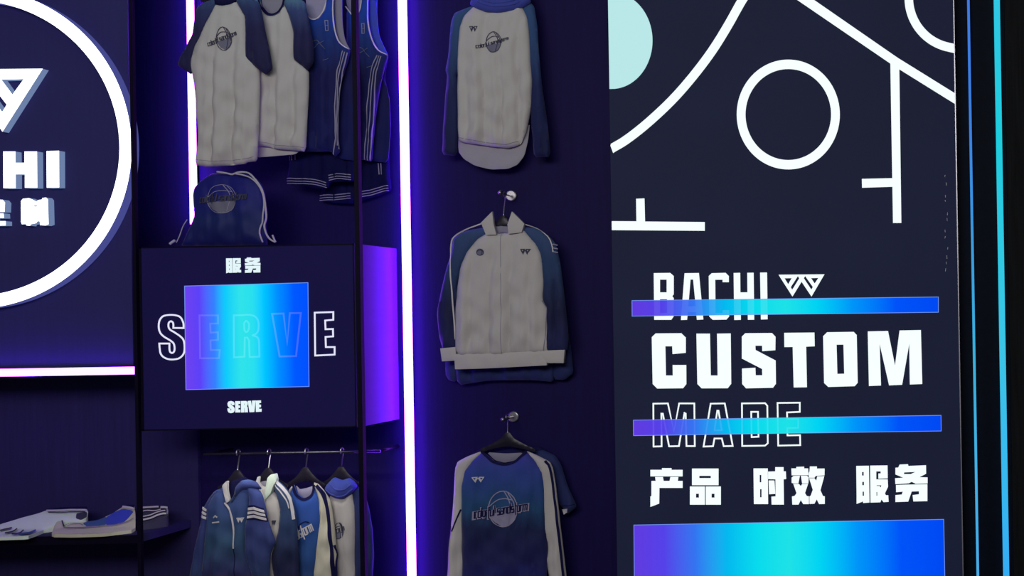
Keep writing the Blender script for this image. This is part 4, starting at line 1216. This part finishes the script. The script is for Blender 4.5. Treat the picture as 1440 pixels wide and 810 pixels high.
E4 = -0.145
g = garment('hooded_top', 490, 850, E4, 'white top with blue hood and dark sleeve hanging rightmost on the lower rail', 'hooded top', 'jackets and tops on the lower rail')
rs = Cloth(zl([(980, 350), (1012, 322), (1050, 355), (1076, 440), (1096, 560), (1103, 700), (1096, 810), (1090, 960), (1000, 962), (992, 700), (995, 560), (992, 430)]), E4 + .005, T=.03, r=8, folds=.004, lam=17, seed=112)
rs.build('sleeve', M['deep_blue'], g)
bd = Cloth(zl([(862, 370), (905, 388), (940, 390), (985, 355), (1002, 430), (1003, 560), (998, 700), (1003, 810), (1003, 1000), (860, 1000), (870, 700), (860, 500)]), E4, T=.036, r=9, folds=.006, lam=20, seed=111)
bd.build('body', M['white'], g)
hd = Cloth(zl([(832, 335), (862, 300), (888, 274), (930, 290), (972, 278), (1000, 300), (1014, 322), (985, 362), (942, 392), (900, 388), (866, 372)]), E4 - .012, T=.045, r=10, folds=.004, lam=16, seed=113)
hd.build('hood', M['hoodblue'], g)
for q in ([(848, 338), (880, 362), (920, 374), (955, 368), (996, 334)], [(872, 306), (900, 330), (935, 340), (965, 332), (992, 308)]):
    tube('hood_fold', [hd.place(-.003)(*p) for p in spline(zl(q), 4)], .0055, M['hoodblue'], hd.obj)
ball_print(bd, *zl([(925, 560)])[0], 6.5, 11, M['inkgrey'], M['ink'], g, .9, fill=[(-.9, .3), (.9, .1), (.6, .8), (0, 1), (-.6, .7)])
chest_text(bd, 'storm', *zl([(893, 580)])[0], *zl([(958, 556)])[0], 5, 1.0, M['ink'], g)
for u, v, D, nm in ((334, 661, E1, 'black hanger holding the striped blue track jacket'), (377.5, 658, E2, 'black hanger holding the white collared track jacket'),
                    (430, 657, E3, 'black hanger holding the blue shirt with cream sleeve'), (480, 656, E4, 'black hanger holding the blue-hooded white top')):
    rail_hanger(u, v, D + .016, 56, 24, nm, LR.z)

# ---- folded clothes on the shelf -----------------------------------------
zF = zoom(0, 695, 4.8)


class Fold(Cloth):
    """cloth lying on the shelf, rising towards the back"""
    up = Vector((0, -.4, .92))
    va, vb_, da, db = 754.0, 716.0, SH_D + .03, -.13

    def depth(s, u, v):
        u, v = np.asarray(u, float), np.asarray(v, float)
        dl = s.da + (s.va - v) / (s.va - s.vb_) * (s.db - s.da)
        # never below the board
        b = (u - CU) * RS + (v - CV) * RC
        dsh = (EYE - shz - .012) * FPX / np.maximum(b, 1) - DIST
        return np.minimum(dl, dsh - .01)

    def place(s, lift=.002):
        def f(u, v):
            d = float(s.depth(np.array([u]), np.array([v]))[0])
            return P(u, v, d) + s.up * (float(s.h([u], [v])[0]) + lift)
        return f


def folded(label, parts, lines, u, cat):
    g = thing('folded_' + cat.replace(' ', '_'), (P(u, 745, -.2).x, -.2, shz), label, cat, 'folded clothes on the shelf')
    hosts = []
    for nm, q, mat, lift, host in parts:
        if host is None:
            c = Fold(zF(q), 0, T=.010, r=5, folds=.0007, lam=22, seed=len(q))
            c.build(nm, M[mat], g, 2.2, bottom=shz + .0005)
            hosts.append(c)
        else:
            Fold(zF(q), 0, smooth=1).build(nm, M[mat], hosts[host].obj, 2.0, host=hosts[host], lift=lift)
    for nm, q, w, mat, host in lines:
        line_on(nm, hosts[host], [zF(spline(q, 3))], w, M[mat], g, .008, step=2)
    return g


folded('pale mint folded jacket with dark waistband at the left of the shelf',
       [('folded_body', [(-260, 270), (-120, 240), (0, 205), (130, 165), (260, 130), (320, 108), (430, 102), (585, 98), (596, 122), (585, 165), (545, 182), (420, 188), (360, 215), (250, 262), (185, 285), (0, 291), (-260, 296)], 'mint', 0, None),
        ('waistband', [(318, 110), (420, 98), (590, 94), (596, 110), (480, 113), (330, 122)], 'navy', .006, 0),
        ('waistband', [(520, 140), (560, 132), (590, 128), (585, 160), (548, 178), (515, 170)], 'ink', .003, 0)],
       [('waist_stripe_or_shade', [(318, 126), (380, 126), (480, 122), (588, 122)], 2.6, 'tape', 0), ('waist_stripe_or_shade', [(330, 138), (400, 140), (500, 136), (580, 134)], .9, 'ink', 0), ('sleeve_stripe', [(0, 262), (60, 250), (85, 242)], 1.6, 'ink', 0), ('sleeve_stripe', [(40, 278), (90, 268), (120, 248)], 1.6, 'ink', 0),  # thin ink line at the waist is the shade of a gap, drawn as colour
        ('sleeve_stripe', [(85, 282), (140, 276), (165, 258)], 1.6, 'ink', 0), ('sleeve_stripe', [(130, 284), (200, 274), (245, 256)], 2.0, 'mid_blue', 0), ], 50, 'jacket')
folded('blue and cream folded shirt at the front edge beside the left upright',
       [('folded_body', [(348, 270), (365, 225), (378, 178), (418, 176), (432, 225), (470, 203), (560, 190), (660, 180), (760, 130), (830, 85), (908, 78), (915, 140), (915, 240), (700, 266), (500, 272)], 'cream', 0, None),
        ('blue_panel', [(562, 205), (600, 190), (660, 182), (722, 160), (722, 215), (650, 222), (590, 226)], 'mid_blue', .003, 0),
        ('blue_panel', [(718, 168), (770, 130), (832, 108), (905, 122), (872, 165), (830, 205), (760, 214), (718, 216)], 'bright_blue', .003, 0),
        ('waistband', [(842, 92), (850, 80), (908, 78), (908, 100)], 'navy', .004, 0)],
       [('waist_stripe_or_shade', [(830, 98), (860, 104), (908, 112)], 3.0, 'tape', 0), ('fold_shade', [(430, 238), (500, 241), (600, 236), (760, 225), (860, 202), (905, 176)], .9, 'grey', 0), ('fold_shade', [(432, 226), (470, 212), (530, 212), (565, 224)], 1.0, 'grey', 0), ('fold_shade', [(422, 190), (430, 214), (436, 234)], 1.6, 'ink', 0), ], 130, 'shirt')  # grey and ink fold lines put the shade of creases and gaps into colour
folded('navy and white striped folded clothes behind the left upright',
       [('folded_body', [(925, 95), (1000, 92), (1070, 88), (1130, 90), (1140, 105), (1136, 150), (1060, 185), (960, 215), (925, 222)], 'ink', 0, None)],
       [('fold_stripe', [(930, 110), (1000, 102), (1074, 98)], 2.8, 'tape', 0), ('fold_stripe', [(1088, 102), (1134, 104)], 3.2, 'tape', 0), ('fold_stripe', [(940, 140), (1000, 125), (1050, 128), (1090, 118)], 1.2, 'tape', 0),
        ('fold_stripe', [(945, 172), (1010, 158), (1075, 135), (1120, 125)], 1.6, 'tape', 0), ('fold_stripe', [(945, 195), (1020, 176), (1090, 150), (1125, 145)], 2.2, 'tape', 0), ('fold_stripe', [(1128, 108), (1134, 125), (1132, 145)], 1.6, 'dimtape', 0)], 215, 'clothes')
bpy.context.view_layer.update()
